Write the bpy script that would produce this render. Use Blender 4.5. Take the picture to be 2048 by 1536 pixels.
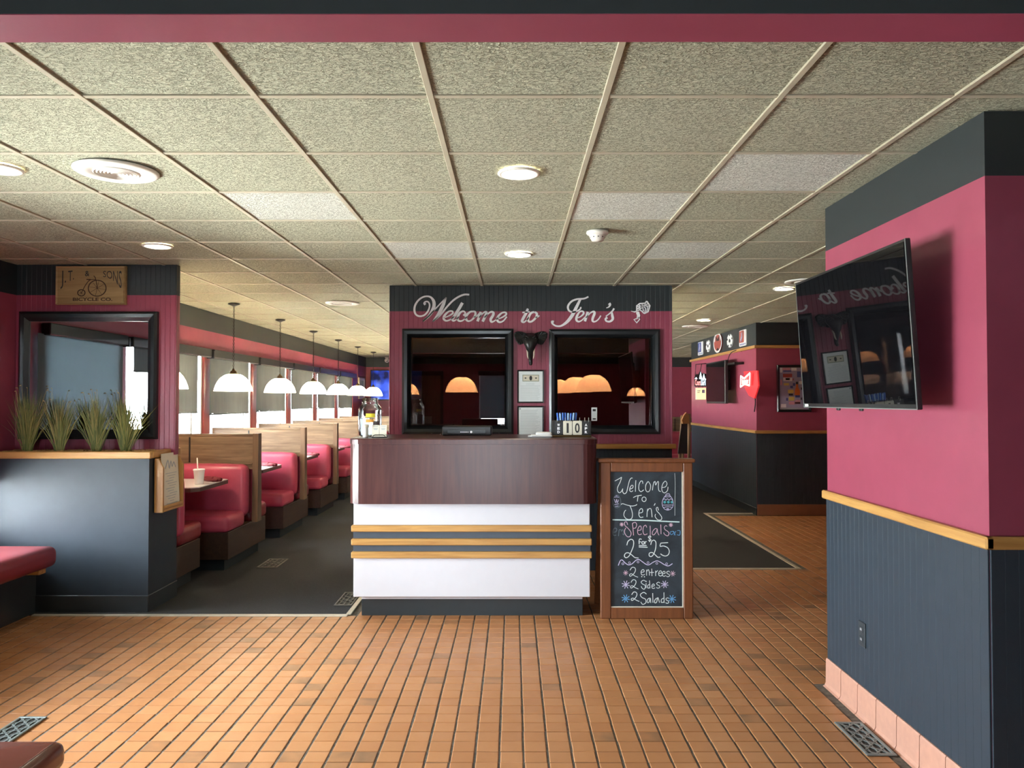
import bpy, math, random
from mathutils import Vector, Matrix, Euler
random.seed(7)
for o in list(bpy.data.objects):
    bpy.data.objects.remove(o)
SC = bpy.context.scene
COL = SC.collection
PI = math.pi

# ------------------------------------------------------------------ camera
F = 1565.0                      # focal length in pixels of a 2048 x 1536 frame
EYE = 1.545                     # eye height
CEIL = 2.595                    # ceiling height
cam_d = bpy.data.cameras.new('camera')
cam_d.sensor_fit = 'HORIZONTAL'
cam_d.sensor_width = 36.0
cam_d.lens = F * 36.0 / 2048.0
cam_d.clip_start = 0.05
cam_d.clip_end = 500
cam = bpy.data.objects.new('camera', cam_d)
COL.objects.link(cam)
cam.location = (0, 0, EYE)
cam.rotation_euler = (PI / 2 + math.atan(33 / F), 0, math.atan(2 / F))
SC.camera = cam

# ------------------------------------------------------------------ world, daylight, exposure
w = bpy.data.worlds.new('sky')
SC.world = w
w.use_nodes = True
nt = w.node_tree
nt.nodes['Background'].inputs[0].default_value = (0.86, 0.93, 1.0, 1)
nt.nodes['Background'].inputs[1].default_value = 50.0
SC.view_settings.view_transform = 'Standard'
SC.view_settings.look = 'None'
SC.view_settings.gamma = 1.0
SC.view_settings.use_curve_mapping = False
SC.view_settings.exposure = 0.8
SC.cycles.max_bounces = 8
SC.cycles.diffuse_bounces = 5
SC.cycles.glossy_bounces = 4
SC.cycles.transmission_bounces = 6
SC.cycles.transparent_max_bounces = 12
SC.cycles.caustics_reflective = False
SC.cycles.caustics_refractive = False
SC.cycles.sample_clamp_indirect = 80.0
SC.cycles.use_denoising = True
SC.cycles.use_guiding = True

sun_d = bpy.data.lights.new('sun', 'SUN')          # stands over the far side of the building, lights the pavement outside
sun_d.energy = 150.0; sun_d.color = (1.0, 0.97, 0.90); sun_d.angle = 0.01
sun = bpy.data.objects.new('sun', sun_d); COL.objects.link(sun)
sun.location = (3, 30, 30)
sun.rotation_euler = Vector((-0.10, -0.56, -0.82)).to_track_quat('-Z', 'Y').to_euler()

def portal(name, loc, sx, sy, rot):
    """daylight portal in a window opening (guides sky light, adds none)"""
    l = bpy.data.lights.new(name, 'AREA')
    l.shape = 'RECTANGLE'; l.size = sx; l.size_y = sy
    l.cycles.is_portal = True
    o = bpy.data.objects.new(name, l)
    o.location = loc; o.rotation_euler = rot
    COL.objects.link(o)

LOBX = -3.85                    # lobby window wall
DINX = -3.59                    # dining window wall
LOBBY_WINS = [(4.45, 5.70), (2.60, 4.30), (0.72, 2.24), (-0.98, 0.54)]   # y ranges
BENCH_Y = [7.6 + 1.69 * k for k in range(6)]
PC = 0.11                       # window posts stand just short of the bench backs
DIN_WINS = [(c - 1.69 - PC + 0.1, c - PC - 0.1) for c in BENCH_Y[1:] + [BENCH_Y[-1] + 1.69]]
BACKY = -3.0
for i, (a, b) in enumerate(LOBBY_WINS):
    portal('window_portal', (LOBX - 0.16, (a + b) / 2, 1.31), 1.62, b - a, (0, -PI / 2, 0))
for (a, b) in DIN_WINS:
    portal('window_portal', (DINX - 0.16, (a + b) / 2, 1.55), 1.2, b - a, (0, -PI / 2, 0))
portal('window_portal', (-0.45, BACKY - 0.16, 1.15), 0.6, 2.1, (PI / 2, 0, 0))

# ------------------------------------------------------------------ pixel helpers
RM = cam.rotation_euler.to_matrix()
def ray(px, py):
    return RM @ Vector(((px - 1024) / F, (768 - py) / F, -1.0))
def at_y(px, py, Y):
    d = ray(px, py); t = Y / d.y
    return Vector((d.x * t, Y, EYE + d.z * t))
def at_z(px, py, Z):
    d = ray(px, py); t = (Z - EYE) / d.z
    return Vector((d.x * t, d.y * t, Z))
def at_x(px, py, X):
    d = ray(px, py); t = X / d.x
    return Vector((X, d.y * t, EYE + d.z * t))
RI = RM.inverted()
def proj(x, y, z):
    v = RI @ Vector((x, y, z - EYE))
    if v.z > -0.05: return None
    return (1024 + F * v.x / -v.z, 768 - F * v.y / -v.z)

# ------------------------------------------------------------------ materials
MATS = {}
class NB:
    def __init__(s, name):
        s.m = bpy.data.materials.new(name); s.m.use_nodes = True
        s.t = s.m.node_tree
        s.b = s.t.nodes['Principled BSDF']
        s.out = s.t.nodes['Material Output']
        MATS[name] = s.m
    def n(s, typ, **kw):
        nd = s.t.nodes.new(typ)
        for k, v in kw.items(): setattr(nd, k, v)
        return nd
    def l(s, a, b): s.t.links.new(a, b)
    def pos(s, scale=(1, 1, 1)):
        g = s.n('ShaderNodeNewGeometry')
        mp = s.n('ShaderNodeMapping')
        mp.inputs['Scale'].default_value = scale
        s.l(g.outputs['Position'], mp.inputs['Vector'])
        return mp.outputs[0]
    def noise(s, vec, scale, detail=3, rough=0.5, dist=0.0):
        n = s.n('ShaderNodeTexNoise')
        n.inputs['Scale'].default_value = scale
        n.inputs['Detail'].default_value = detail
        n.inputs['Roughness'].default_value = rough
        n.inputs['Distortion'].default_value = dist
        s.l(vec, n.inputs['Vector'])
        return n.outputs[0]
    def ramp(s, fac, stops):
        r = s.n('ShaderNodeValToRGB')
        e = r.color_ramp.elements
        while len(e) < len(stops): e.new(0.5)
        for i, (p, c) in enumerate(stops):
            e[i].position = p
            e[i].color = (c[0], c[1], c[2], 1) if hasattr(c, '__len__') else (c, c, c, 1)
        s.l(fac, r.inputs[0])
        return r.outputs[0]
    def math(s, op, a, b=None):
        m = s.n('ShaderNodeMath', operation=op)
        for i, v in enumerate((a, b)):
            if v is None: continue
            if isinstance(v, (int, float)): m.inputs[i].default_value = v
            else: s.l(v, m.inputs[i])
        return m.outputs[0]
    def mix(s, fac, a, b):
        m = s.n('ShaderNodeMix', data_type='RGBA')
        for sock, v in ((m.inputs[0], fac), (m.inputs[6], a), (m.inputs[7], b)):
            if isinstance(v, (int, float)): sock.default_value = v
            elif isinstance(v, tuple): sock.default_value = (v[0], v[1], v[2], 1)
            else: s.l(v, sock)
        return m.outputs[2]
    def bump(s, h, strength, dist):
        b = s.n('ShaderNodeBump')
        b.inputs['Strength'].default_value = strength
        b.inputs['Distance'].default_value = dist
        s.l(h, b.inputs['Height']); s.l(b.outputs[0], s.b.inputs['Normal'])
    def set(s, rough=None, metal=None, spec=None, coat=None):
        if rough is not None: s.b.inputs['Roughness'].default_value = rough
        if metal is not None: s.b.inputs['Metallic'].default_value = metal
        if spec is not None: s.b.inputs['Specular IOR Level'].default_value = spec
        if coat is not None:
            s.b.inputs['Coat Weight'].default_value = coat
            s.b.inputs['Coat Roughness'].default_value = 0.12

def plain(name, c, rough=0.5, metal=0.0, var=0.12, nscale=14, spec=0.5, bump=0.0, bscale=120, coat=None):
    s = NB(name)
    p = s.pos()
    f = s.noise(p, nscale)
    lo = tuple(x * (1 - var) for x in c); hi = tuple(min(1, x * (1 + var)) for x in c)
    s.l(s.mix(f, lo, hi), s.b.inputs['Base Color'])
    s.set(rough, metal, spec, coat)
    if bump: s.bump(s.noise(p, bscale, 2), bump, 0.002)
    return s.m
def emit(name, c, strength):
    s = NB(name)
    s.b.inputs['Base Color'].default_value = (*c, 1)
    s.b.inputs['Emission Color'].default_value = (*c, 1)
    s.b.inputs['Emission Strength'].default_value = strength
    s.set(0.4)
    return s.m
def wood(name, dark, light, axis='x', scale=1.0, rough=0.4, coat=None):
    s = NB(name)
    sc = {'x': (2.2, 34, 34), 'y': (34, 2.2, 34), 'z': (34, 34, 2.2)}[axis]
    p = s.pos(tuple(v * scale for v in sc))
    f = s.noise(p, 1.0, 5, 0.6, 0.6)
    s.l(s.ramp(f, [(0.28, dark), (0.72, light)]), s.b.inputs['Base Color'])
    s.set(rough, coat=coat)
    s.bump(f, 0.15, 0.002)
    return s.m

RED = (0.295, 0.052, 0.092)
DARK = (0.022, 0.028, 0.031)
def zpaint(name, zs, slope=0.0, low=RED, rough=0.42):
    """painted wall: dark band above the painted line at height zs"""
    s = NB(name)
    g = s.n('ShaderNodeNewGeometry'); sp = s.n('ShaderNodeSeparateXYZ')
    s.l(g.outputs['Position'], sp.inputs[0])
    z = sp.outputs['Z']
    if slope: z = s.math('ADD', z, s.math('MULTIPLY', sp.outputs['X'], slope))
    f = s.math('GREATER_THAN', z, zs)
    nn = s.noise(s.pos(), 9)
    red = s.mix(nn, tuple(x * 0.9 for x in low), tuple(x * 1.1 for x in low))
    s.l(s.mix(f, red, DARK), s.b.inputs['Base Color'])
    s.set(rough)
    s.bump(s.noise(s.pos(), 140, 2), 0.12, 0.001)
    return s.m
BAND = 2.362
zpaint('wall_paint', BAND)
zpaint('block_paint', 2.266)
zpaint('header_paint', 2.319)
plain('dark_paint', (0.034, 0.043, 0.050), 0.36, bump=0.1, var=0.1)
plain('dark_panel', (0.026, 0.037, 0.050), 0.5, spec=0.35, bump=0.15, bscale=300, var=0.1)
plain('black_frame', (0.012, 0.014, 0.016), 0.28, var=0.2)
plain('red_post', (0.20, 0.030, 0.026), 0.4)
wood('oak', (0.36, 0.17, 0.045), (0.58, 0.33, 0.10), 'x', rough=0.38)
wood('oak_y', (0.36, 0.17, 0.045), (0.58, 0.33, 0.10), 'y', rough=0.38)
wood('oak_z', (0.36, 0.17, 0.045), (0.58, 0.33, 0.10), 'z', rough=0.38)
wood('mahogany', (0.045, 0.012, 0.014), (0.088, 0.030, 0.026), 'z', 0.8, 0.30)
wood('sign_wood', (0.13, 0.040, 0.012), (0.22, 0.075, 0.024), 'z', rough=0.42)
wood('walnut', (0.10, 0.060, 0.032), (0.27, 0.185, 0.11), 'x', rough=0.42)
wood('walnut_z', (0.13, 0.075, 0.04), (0.22, 0.14, 0.08), 'z', rough=0.4)
wood('booth_base', (0.028, 0.013, 0.007), (0.055, 0.027, 0.013), 'y', rough=0.5)
wood('plaque', (0.26, 0.165, 0.065), (0.44, 0.31, 0.14), 'x', rough=0.6)
plain('white_laminate', (0.62, 0.62, 0.66), 0.42, var=0.03)
plain('stripe_blue', (0.060, 0.075, 0.095), 0.4)
plain('kick_black', (0.018, 0.026, 0.030), 0.35)
plain('vinyl_red', (0.22, 0.026, 0.032), 0.32, bump=0.1, bscale=260, nscale=30)
plain('vinyl_pink', (0.48, 0.070, 0.125), 0.36, bump=0.1, bscale=260, nscale=22)
plain('vinyl_brown', (0.16, 0.045, 0.03), 0.24, bump=0.06, bscale=260)
plain('table_white', (0.78, 0.76, 0.74), 0.25, var=0.03)
plain('table_edge', (0.10, 0.055, 0.04), 0.45)
plain('metal_dark', (0.03, 0.028, 0.025), 0.4, metal=0.6)
plain('metal_black', (0.015, 0.015, 0.016), 0.35)
plain('aluminium', (0.72, 0.71, 0.66), 0.35, metal=0.7, var=0.08)
plain('trim_pale', (0.55, 0.50, 0.40), 0.4, metal=0.2)
plain('register_grey', (0.24, 0.27, 0.26), 0.4, metal=0.4)
plain('register_brown', (0.13, 0.12, 0.10), 0.5, metal=0.3)
plain('white_plastic', (0.76, 0.74, 0.68), 0.4, var=0.03)
plain('white_vinyl', (0.92, 0.91, 0.93), 0.45, var=0.02)
plain('paper', (0.82, 0.87, 0.88), 0.6, var=0.04)
plain('paper_cream', (0.70, 0.66, 0.54), 0.6, var=0.06)
plain('print_grey', (0.34, 0.37, 0.40), 0.7)
plain('print_dark', (0.03, 0.03, 0.03), 0.6)
plain('print_green', (0.30, 0.33, 0.24), 0.7)
plain('pen_blue', (0.05, 0.16, 0.62), 0.3)
plain('pen_pale', (0.35, 0.55, 0.85), 0.3)
plain('label_yellow', (0.80, 0.70, 0.05), 0.5)
plain('label_orange', (0.80, 0.36, 0.06), 0.5)
plain('napkin_red', (0.16, 0.012, 0.02), 0.7)
plain('foam_white', (0.85, 0.85, 0.84), 0.5, var=0.02)
plain('bronze', (0.020, 0.020, 0.020), 0.34, metal=0.3, bump=0.4, bscale=90)
plain('ivory', (0.70, 0.62, 0.52), 0.4)
plain('brass_old', (0.16, 0.11, 0.05), 0.4, metal=0.8)
plain('straw_pale', (0.45, 0.33, 0.15), 0.7)
plain('burnt', (0.05, 0.022, 0.010), 0.7)
plain('ink_white', (0.60, 0.55, 0.42), 0.7)
plain('soil_chip', (0.42, 0.25, 0.11), 0.8, var=0.5, nscale=60)
plain('asphalt', (0.55, 0.55, 0.53), 0.9)
plain('chair_wood', (0.30, 0.13, 0.035), 0.35)
plain('base_tile', (0.54, 0.29, 0.21), 0.30, var=0.14, nscale=30)
plain('base_tile_dark', (0.24, 0.10, 0.05), 0.4)
plain('grout_pale', (0.60, 0.55, 0.50), 0.6)
plain('chalk_white', (0.72, 0.80, 0.80), 0.9, var=0.25, nscale=300)
plain('chalk_mint', (0.62, 0.82, 0.80), 0.9, var=0.25, nscale=300)
plain('chalk_pink', (0.72, 0.50, 0.62), 0.9, var=0.25, nscale=300)
plain('chalk_lilac', (0.62, 0.58, 0.80), 0.9, var=0.25, nscale=300)
plain('chalk_blue', (0.16, 0.42, 0.75), 0.9, var=0.25, nscale=300)
plain('chalk_teal', (0.10, 0.42, 0.48), 0.9, var=0.25, nscale=300)
plain('chalk_faint', (0.16, 0.21, 0.24), 0.9, var=0.3, nscale=300)
plain('paint_blue', (0.06, 0.09, 0.28), 0.5)
plain('paint_white', (0.75, 0.75, 0.75), 0.5)
plain('paint_brick', (0.36, 0.07, 0.05), 0.5)
plain('paint_orange', (0.65, 0.16, 0.03), 0.5)
plain('paint_yellow', (0.62, 0.50, 0.12), 0.5)
plain('paint_pink', (0.60, 0.28, 0.33), 0.5)
plain('paint_lilac', (0.34, 0.32, 0.46), 0.5)
emit('neon_red', (0.9, 0.06, 0.06), 0.8)
emit('neon_white', (1.0, 0.72, 0.66), 1.1)
emit('neon_ice', (0.70, 0.88, 1.0), 1.3)
emit('neon_coral', (1.0, 0.32, 0.30), 1.2)
emit('red_glow', (0.7, 0.03, 0.035), 0.3)
emit('neon_yellow', (0.85, 0.75, 0.35), 0.7)
emit('lamp_disc', (1.0, 0.90, 0.72), 45.0)
emit('bulb', (1.0, 0.82, 0.55), 320.0)

def make_special():
    # chalkboard
    s = NB('chalkboard')
    f = s.noise(s.pos((1, 1, 1)), 6, 4, 0.6, 0.8)
    s.l(s.ramp(f, [(0.3, (0.012, 0.019, 0.026)), (0.75, (0.034, 0.050, 0.066))]), s.b.inputs['Base Color'])
    s.set(0.6)
    # quarry floor tile: each tile its own tone, a few smoky ones
    s = NB('quarry_tile')
    g = s.n('ShaderNodeNewGeometry'); oi = s.n('ShaderNodeObjectInfo')
    r = s.math('FRACT', s.math('ADD', g.outputs['Random Per Island'], s.math('MULTIPLY', oi.outputs['Random'], 1.0)))
    base = s.ramp(r, [(0.0, (0.41, 0.178, 0.068)), (0.45, (0.44, 0.198, 0.078)), (0.93, (0.47, 0.217, 0.088)), (1.0, (0.42, 0.184, 0.070))])
    n1 = s.noise(s.pos(), 7, 2, 0.5)
    smoky = s.math('MULTIPLY', s.math('GREATER_THAN', r, 0.955), s.ramp(n1, [(0.30, 0.12), (0.72, 0.75)]))
    col = s.mix(smoky, base, (0.13, 0.090, 0.055))
    n2 = s.noise(s.pos(), 55, 3, 0.6)
    col = s.mix(s.math('MULTIPLY', n2, 0.16), col, (0.34, 0.13, 0.045))
    s.l(col, s.b.inputs['Base Color'])
    s.l(s.ramp(s.noise(s.pos(), 7), [(0.3, 0.30), (0.7, 0.46)]), s.b.inputs['Roughness'])
    s.bump(n2, 0.12, 0.0015)
    s = NB('grout')
    n = s.noise(s.pos(), 40, 3)
    s.l(s.ramp(n, [(0.3, (0.075, 0.066, 0.053)), (0.7, (0.17, 0.15, 0.12))]), s.b.inputs['Base Color'])
    s.set(0.85)
    # carpet
    s = NB('carpet')
    n = s.noise(s.pos(), 180, 3, 0.7)
    n3 = s.noise(s.pos(), 2.5, 3)
    c = s.ramp(n, [(0.25, (0.022, 0.022, 0.023)), (0.75, (0.062, 0.063, 0.066))])
    s.l(s.mix(s.math('MULTIPLY', n3, 0.3), c, (0.028, 0.023, 0.017)), s.b.inputs['Base Color'])
    s.set(0.95, spec=0.2); s.bump(n, 0.6, 0.004)
    # ceiling tiles
    for nm, a, b in (('ceiling_tile', (0.345, 0.345, 0.25), (0.60, 0.605, 0.455)), ('ceiling_tile_new', (0.66, 0.68, 0.60), (0.84, 0.86, 0.78))):
        s = NB(nm)
        oi = s.n('ShaderNodeObjectInfo')
        n = s.noise(s.pos((1.0, 1.6, 1.0)), 62, 4, 0.62, 1.0)
        h = s.ramp(n, [(0.34, 0.0), (0.50, 0.72), (0.70, 1.0)])
        c = s.mix(h, a, b)
        c = s.mix(s.math('MULTIPLY', oi.outputs['Random'], 0.14), c, (0.40, 0.37, 0.27))
        s.l(c, s.b.inputs['Base Color'])
        s.set(0.9, spec=0.1); s.bump(h, 1.0, 0.008)
    plain('tee_paint', (0.46, 0.42, 0.31), 0.5)
    # roller shade fabric: lets a little daylight through
    s = NB('shade_fabric')
    n = s.noise(s.pos((6, 30, 1)), 3, 3)
    s.l(s.ramp(n, [(0.3, (0.062, 0.072, 0.074)), (0.7, (0.095, 0.108, 0.108))]), s.b.inputs['Base Color'])
    s.set(0.8)
    tr = s.n('ShaderNodeBsdfTranslucent'); tr.inputs[0].default_value = (0.20, 0.27, 0.31, 1)
    ad = s.n('ShaderNodeMixShader'); ad.inputs[0].default_value = 0.09
    s.l(s.b.outputs[0], ad.inputs[1]); s.l(tr.outputs[0], ad.inputs[2]); s.l(ad.outputs[0], s.out.inputs[0])
    s = NB('shade_sheer')
    s.b.inputs['Base Color'].default_value = (0.16, 0.20, 0.22, 1); s.set(0.8)
    tr = s.n('ShaderNodeBsdfTranslucent'); tr.inputs[0].default_value = (0.125, 0.148, 0.160, 1)
    ad = s.n('ShaderNodeMixShader'); ad.inputs[0].default_value = 0.5
    s.l(s.b.outputs[0], ad.inputs[1]); s.l(tr.outputs[0], ad.inputs[2]); s.l(ad.outputs[0], s.out.inputs[0])
    # glass types: tinted or clear sheet that also mirrors
    def sheet(nm, tint, refl, rough=0.0):
        s = NB(nm)
        t = s.n('ShaderNodeBsdfTransparent'); t.inputs[0].default_value = (*tint, 1)
        gl = s.n('ShaderNodeBsdfGlossy'); gl.inputs['Roughness'].default_value = rough
        gl.inputs['Color'].default_value = (1, 1, 1, 1)
        lw = s.n('ShaderNodeFresnel'); lw.inputs[0].default_value = 1.5
        m = s.n('ShaderNodeMixShader')
        s.l(s.math('ADD', s.math('MULTIPLY', lw.outputs[0], 0.9), refl), m.inputs[0])
        s.l(t.outputs[0], m.inputs[1]); s.l(gl.outputs[0], m.inputs[2]); s.l(m.outputs[0], s.out.inputs[0])
    sheet('glass_clear', (0.94, 0.96, 0.96), 0.0)
    sheet('glass_bronze', (0.20, 0.14, 0.105), 0.06)
    sheet('glass_jar', (0.96, 0.98, 0.98), 0.06, 0.05)
    s = NB('mirror')
    s.b.inputs['Base Color'].default_value = (0.86, 0.88, 0.88, 1); s.set(0.015, 1.0)
    s = NB('screen_black')
    s.b.inputs['Base Color'].default_value = (0.004, 0.004, 0.005, 1); s.set(0.015, 0, 0.55)
    s = NB('screen_blue')
    p = s.pos((1, 1, 1))
    g = s.n('ShaderNodeNewGeometry')
    f = s.noise(p, 3.0, 2)
    c = s.ramp(f, [(0.35, (0.004, 0.008, 0.05)), (0.6, (0.03, 0.09, 0.75))])
    s.l(c, s.b.inputs['Emission Color']); s.b.inputs['Emission Strength'].default_value = 0.8
    s.b.inputs['Base Color'].default_value = (0.01, 0.01, 0.02, 1); s.set(0.12)
    # pendant lamp glass
    s = NB('lamp_glass')
    tr = s.n('ShaderNodeBsdfTranslucent'); tr.inputs[0].default_value = (0.95, 0.90, 0.80, 1)
    gl = s.n('ShaderNodeBsdfGlossy'); gl.inputs['Roughness'].default_value = 0.15
    m = s.n('ShaderNodeMixShader'); m.inputs[0].default_value = 0.06
    s.l(tr.outputs[0], m.inputs[1]); s.l(gl.outputs[0], m.inputs[2])
    em = s.n('ShaderNodeEmission'); em.inputs[0].default_value = (1.0, 0.90, 0.72, 1); em.inputs[1].default_value = 4.0
    a = s.n('ShaderNodeAddShader'); s.l(m.outputs[0], a.inputs[0]); s.l(em.outputs[0], a.inputs[1])
    s.l(a.outputs[0], s.out.inputs[0])
    # grass
    s = NB('grass_blade')
    g = s.n('ShaderNodeNewGeometry')
    s.l(s.ramp(g.outputs['Random Per Island'], [(0.0, (0.07, 0.10, 0.016)), (0.6, (0.18, 0.20, 0.036)), (1.0, (0.32, 0.27, 0.075))]), s.b.inputs['Base Color'])
    s.set(0.5)
make_special()

# ------------------------------------------------------------------ mesh builder
ORG = {}
def tag(o, label=None, cat=None, group=None, kind=None):
    if label: o['label'] = label
    if cat: o['category'] = cat
    if group: o['group'] = group
    if kind: o['kind'] = kind
    return o
def thing(name, label, cat, loc=(0, 0, 0), group=None, rot=None, kind=None):
    o = bpy.data.objects.new(name, None)
    o.empty_display_size = 0.1
    COL.objects.link(o)
    o.location = loc
    ORG[o] = Vector(loc) if rot is None else Vector((0, 0, 0))   # rotated things are built in local coordinates
    if rot: o.rotation_euler = rot
    return tag(o, label, cat, group, kind)

class MB:
    def __init__(s): s.v = []; s.f = []; s.sm = []
    def add(s, vs, fs, smooth=False):
        k = len(s.v)
        s.v += [tuple(p) for p in vs]
        s.f += [tuple(i + k for i in f) for f in fs]
        s.sm += [smooth] * len(fs)
        return s
    def box(s, x0, x1, y0, y1, z0, z1, b=0.0):
        x0, x1 = min(x0, x1), max(x0, x1); y0, y1 = min(y0, y1), max(y0, y1); z0, z1 = min(z0, z1), max(z0, z1)
        if b <= 0:
            vs = [(x, y, z) for z in (z0, z1) for y in (y0, y1) for x in (x0, x1)]
            return s.add(vs, [(0, 2, 3, 1), (4, 5, 7, 6), (0, 1, 5, 4), (2, 6, 7, 3), (0, 4, 6, 2), (1, 3, 7, 5)])
        b = min(b, (x1 - x0) * 0.45, (y1 - y0) * 0.45, (z1 - z0) * 0.45)
        vs = []; idx = {}
        for ix, x in enumerate((x0, x1)):
            for iy, y in enumerate((y0, y1)):
                for iz, z in enumerate((z0, z1)):
                    sx, sy, sz = (1 - 2 * ix) * b, (1 - 2 * iy) * b, (1 - 2 * iz) * b
                    for a, p in enumerate(((x, y + sy, z + sz), (x + sx, y, z + sz), (x + sx, y + sy, z))):
                        idx[ix, iy, iz, a] = len(vs); vs.append(p)
        I = lambda *k: idx[k]
        fs = []
        for t in (0, 1):
            q = [I(t, 0, 0, 0), I(t, 1, 0, 0), I(t, 1, 1, 0), I(t, 0, 1, 0)]; fs.append(q if t else q[::-1])
            q = [I(0, t, 0, 1), I(1, t, 0, 1), I(1, t, 1, 1), I(0, t, 1, 1)]; fs.append(q[::-1] if t else q)
            q = [I(0, 0, t, 2), I(1, 0, t, 2), I(1, 1, t, 2), I(0, 1, t, 2)]; fs.append(q if t else q[::-1])
        for i in (0, 1):
            for j in (0, 1):
                e = [I(i, j, 0, 0), I(i, j, 1, 0), I(i, j, 1, 1), I(i, j, 0, 1)]; fs.append(e if i == j else e[::-1])
                e = [I(i, 0, j, 0), I(i, 1, j, 0), I(i, 1, j, 2), I(i, 0, j, 2)]; fs.append(e[::-1] if i == j else e)
                e = [I(0, i, j, 1), I(1, i, j, 1), I(1, i, j, 2), I(0, i, j, 2)]; fs.append(e if i == j else e[::-1])
                for k in (0, 1):
                    t = [I(i, j, k, 0), I(i, j, k, 1), I(i, j, k, 2)]
                    fs.append(t if (i + j + k) % 2 else t[::-1])
        return s.add(vs, fs)
    def lathe(s, prof, cx, cy, n=24, smooth=True, cap0=False, cap1=False, z=0.0):
        vs = [(cx + r * math.cos(2 * PI * i / n), cy + r * math.sin(2 * PI * i / n), h + z) for r, h in prof for i in range(n)]
        fs = []
        for j in range(len(prof) - 1):
            for i in range(n):
                a, b = j * n + i, j * n + (i + 1) % n
                fs.append((a, b, b + n, a + n))
        if cap0: fs.append(tuple(range(n))[::-1])
        if cap1: fs.append(tuple(range((len(prof) - 1) * n, len(prof) * n)))
        return s.add(vs, fs, smooth)
    def tube(s, pts, r, n=8, smooth=True, caps=True):
        pts = [Vector(p) for p in pts]
        rs = r if hasattr(r, '__len__') else [r] * len(pts)
        vs = []
        up = Vector((0.13, 0.21, 1)).normalized()
        for i, p in enumerate(pts):
            d = (pts[min(i + 1, len(pts) - 1)] - pts[max(i - 1, 0)]).normalized()
            u = d.cross(up)
            if u.length < 0.05: u = d.cross(Vector((1, 0, 0)))
            u.normalize(); v2 = d.cross(u)
            for k in range(n):
                a = 2 * PI * k / n
                vs.append(p + (u * math.cos(a) + v2 * math.sin(a)) * rs[i])
        fs = []
        for j in range(len(pts) - 1):
            for k in range(n):
                a, b = j * n + k, j * n + (k + 1) % n
                fs.append((a, a + n, b + n, b))
        if caps:
            fs.append(tuple(range(n))); fs.append(tuple(range((len(pts) - 1) * n, len(pts) * n))[::-1])
        return s.add(vs, fs, smooth)
    def rbox(s, x0, x1, y0, y1, z0, z1, r, n=6, puff=0.0):
        """soft cushion: a box with round edges, optionally puffed"""
        c = Vector(((x0 + x1) / 2, (y0 + y1) / 2, (z0 + z1) / 2))
        h = Vector((abs(x1 - x0) / 2, abs(y1 - y0) / 2, abs(z1 - z0) / 2))
        r = min(r, *h)
        def tvals(hh):
            inner = [-1 + 2 * i / n for i in range(n + 1)]
            edge = [hh - r + r * math.sin(PI / 2 * k / 3) for k in (1, 2, 3)]
            return [-e for e in edge[::-1]] + [(hh - r) * t for t in inner] + edge
        tx, ty, tz = tvals(h.x), tvals(h.y), tvals(h.z)
        def fix(p):
            q = Vector((max(-h.x + r, min(h.x - r, p.x)), max(-h.y + r, min(h.y - r, p.y)), max(-h.z + r, min(h.z - r, p.z))))
            d = p - q
            if d.length > 1e-9: p = q + d.normalized() * r
            if puff:
                k = (1 - (p.x / h.x) ** 2) * (1 - (p.y / h.y) ** 2) * (1 - (p.z / h.z) ** 2) if False else 1
                ax = max(0, 1 - (p.x / h.x) ** 4); ay = max(0, 1 - (p.y / h.y) ** 4); az = max(0, 1 - (p.z / h.z) ** 4)
                p = Vector((p.x + puff * ay * az * (p.x / h.x) ** 3, p.y + puff * ax * az * (p.y / h.y) ** 3, p.z + puff * ax * ay * (p.z / h.z) ** 3))
            return c + p
        for (A, B, mk, flip) in (
            (tx, ty, lambda a, b: Vector((a, b, h.z)), 0), (tx, ty, lambda a, b: Vector((a, b, -h.z)), 1),
            (tx, tz, lambda a, b: Vector((a, -h.y, b)), 0), (tx, tz, lambda a, b: Vector((a, h.y, b)), 1),
            (ty, tz, lambda a, b: Vector((h.x, a, b)), 0), (ty, tz, lambda a, b: Vector((-h.x, a, b)), 1)):
            vs = [fix(mk(a, b)) for b in B for a in A]
            m = len(A); fs = []
            for j in range(len(B) - 1):
                for i in range(m - 1):
                    q = (j * m + i, j * m + i + 1, (j + 1) * m + i + 1, (j + 1) * m + i)
                    fs.append(q[::-1] if flip else q)
            s.add(vs, fs, True)
        return s
    def prism(s, poly, fn, d0, d1, smooth=False):
        """extrude a 2-D outline; fn(u, v, d) gives the 3-D point"""
        n = len(poly)
        vs = [fn(u, v, d0) for u, v in poly] + [fn(u, v, d1) for u, v in poly]
        fs = [tuple(range(n))[::-1], tuple(range(n, 2 * n))]
        fs += [(i, (i + 1) % n, n + (i + 1) % n, n + i) for i in range(n)]
        return s.add(vs, fs, smooth)
    def ribbon(s, pts, fn, d0, d1):
        """pen stroke: pts are (u, v, width); a raised strip on the surface fn(u, v, d)"""
        n = len(pts); L = []; R = []
        for i in range(n):
            a = pts[max(i - 1, 0)]; b = pts[min(i + 1, n - 1)]
            dx, dy = b[0] - a[0], b[1] - a[1]
            l = math.hypot(dx, dy) or 1.0
            nx, ny = -dy / l, dx / l
            u, v, w_ = pts[i]
            L.append((u + nx * w_ / 2, v + ny * w_ / 2)); R.append((u - nx * w_ / 2, v - ny * w_ / 2))
        vs = []
        for d in (d0, d1):
            for (lu, lv), (ru, rv) in zip(L, R): vs += [fn(lu, lv, d), fn(ru, rv, d)]
        m = 2 * n; fs = []
        for i in range(n - 1):
            a = 2 * i
            fs += [(m + a, m + a + 1, m + a + 3, m + a + 2), (a, a + 2, m + a + 2, m + a), (a + 1, m + a + 1, m + a + 3, a + 3)]
        fs += [(0, m, m + 1, 1), (m - 2, m - 1, 2 * m - 1, 2 * m - 2)]
        return s.add(vs, fs)
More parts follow.
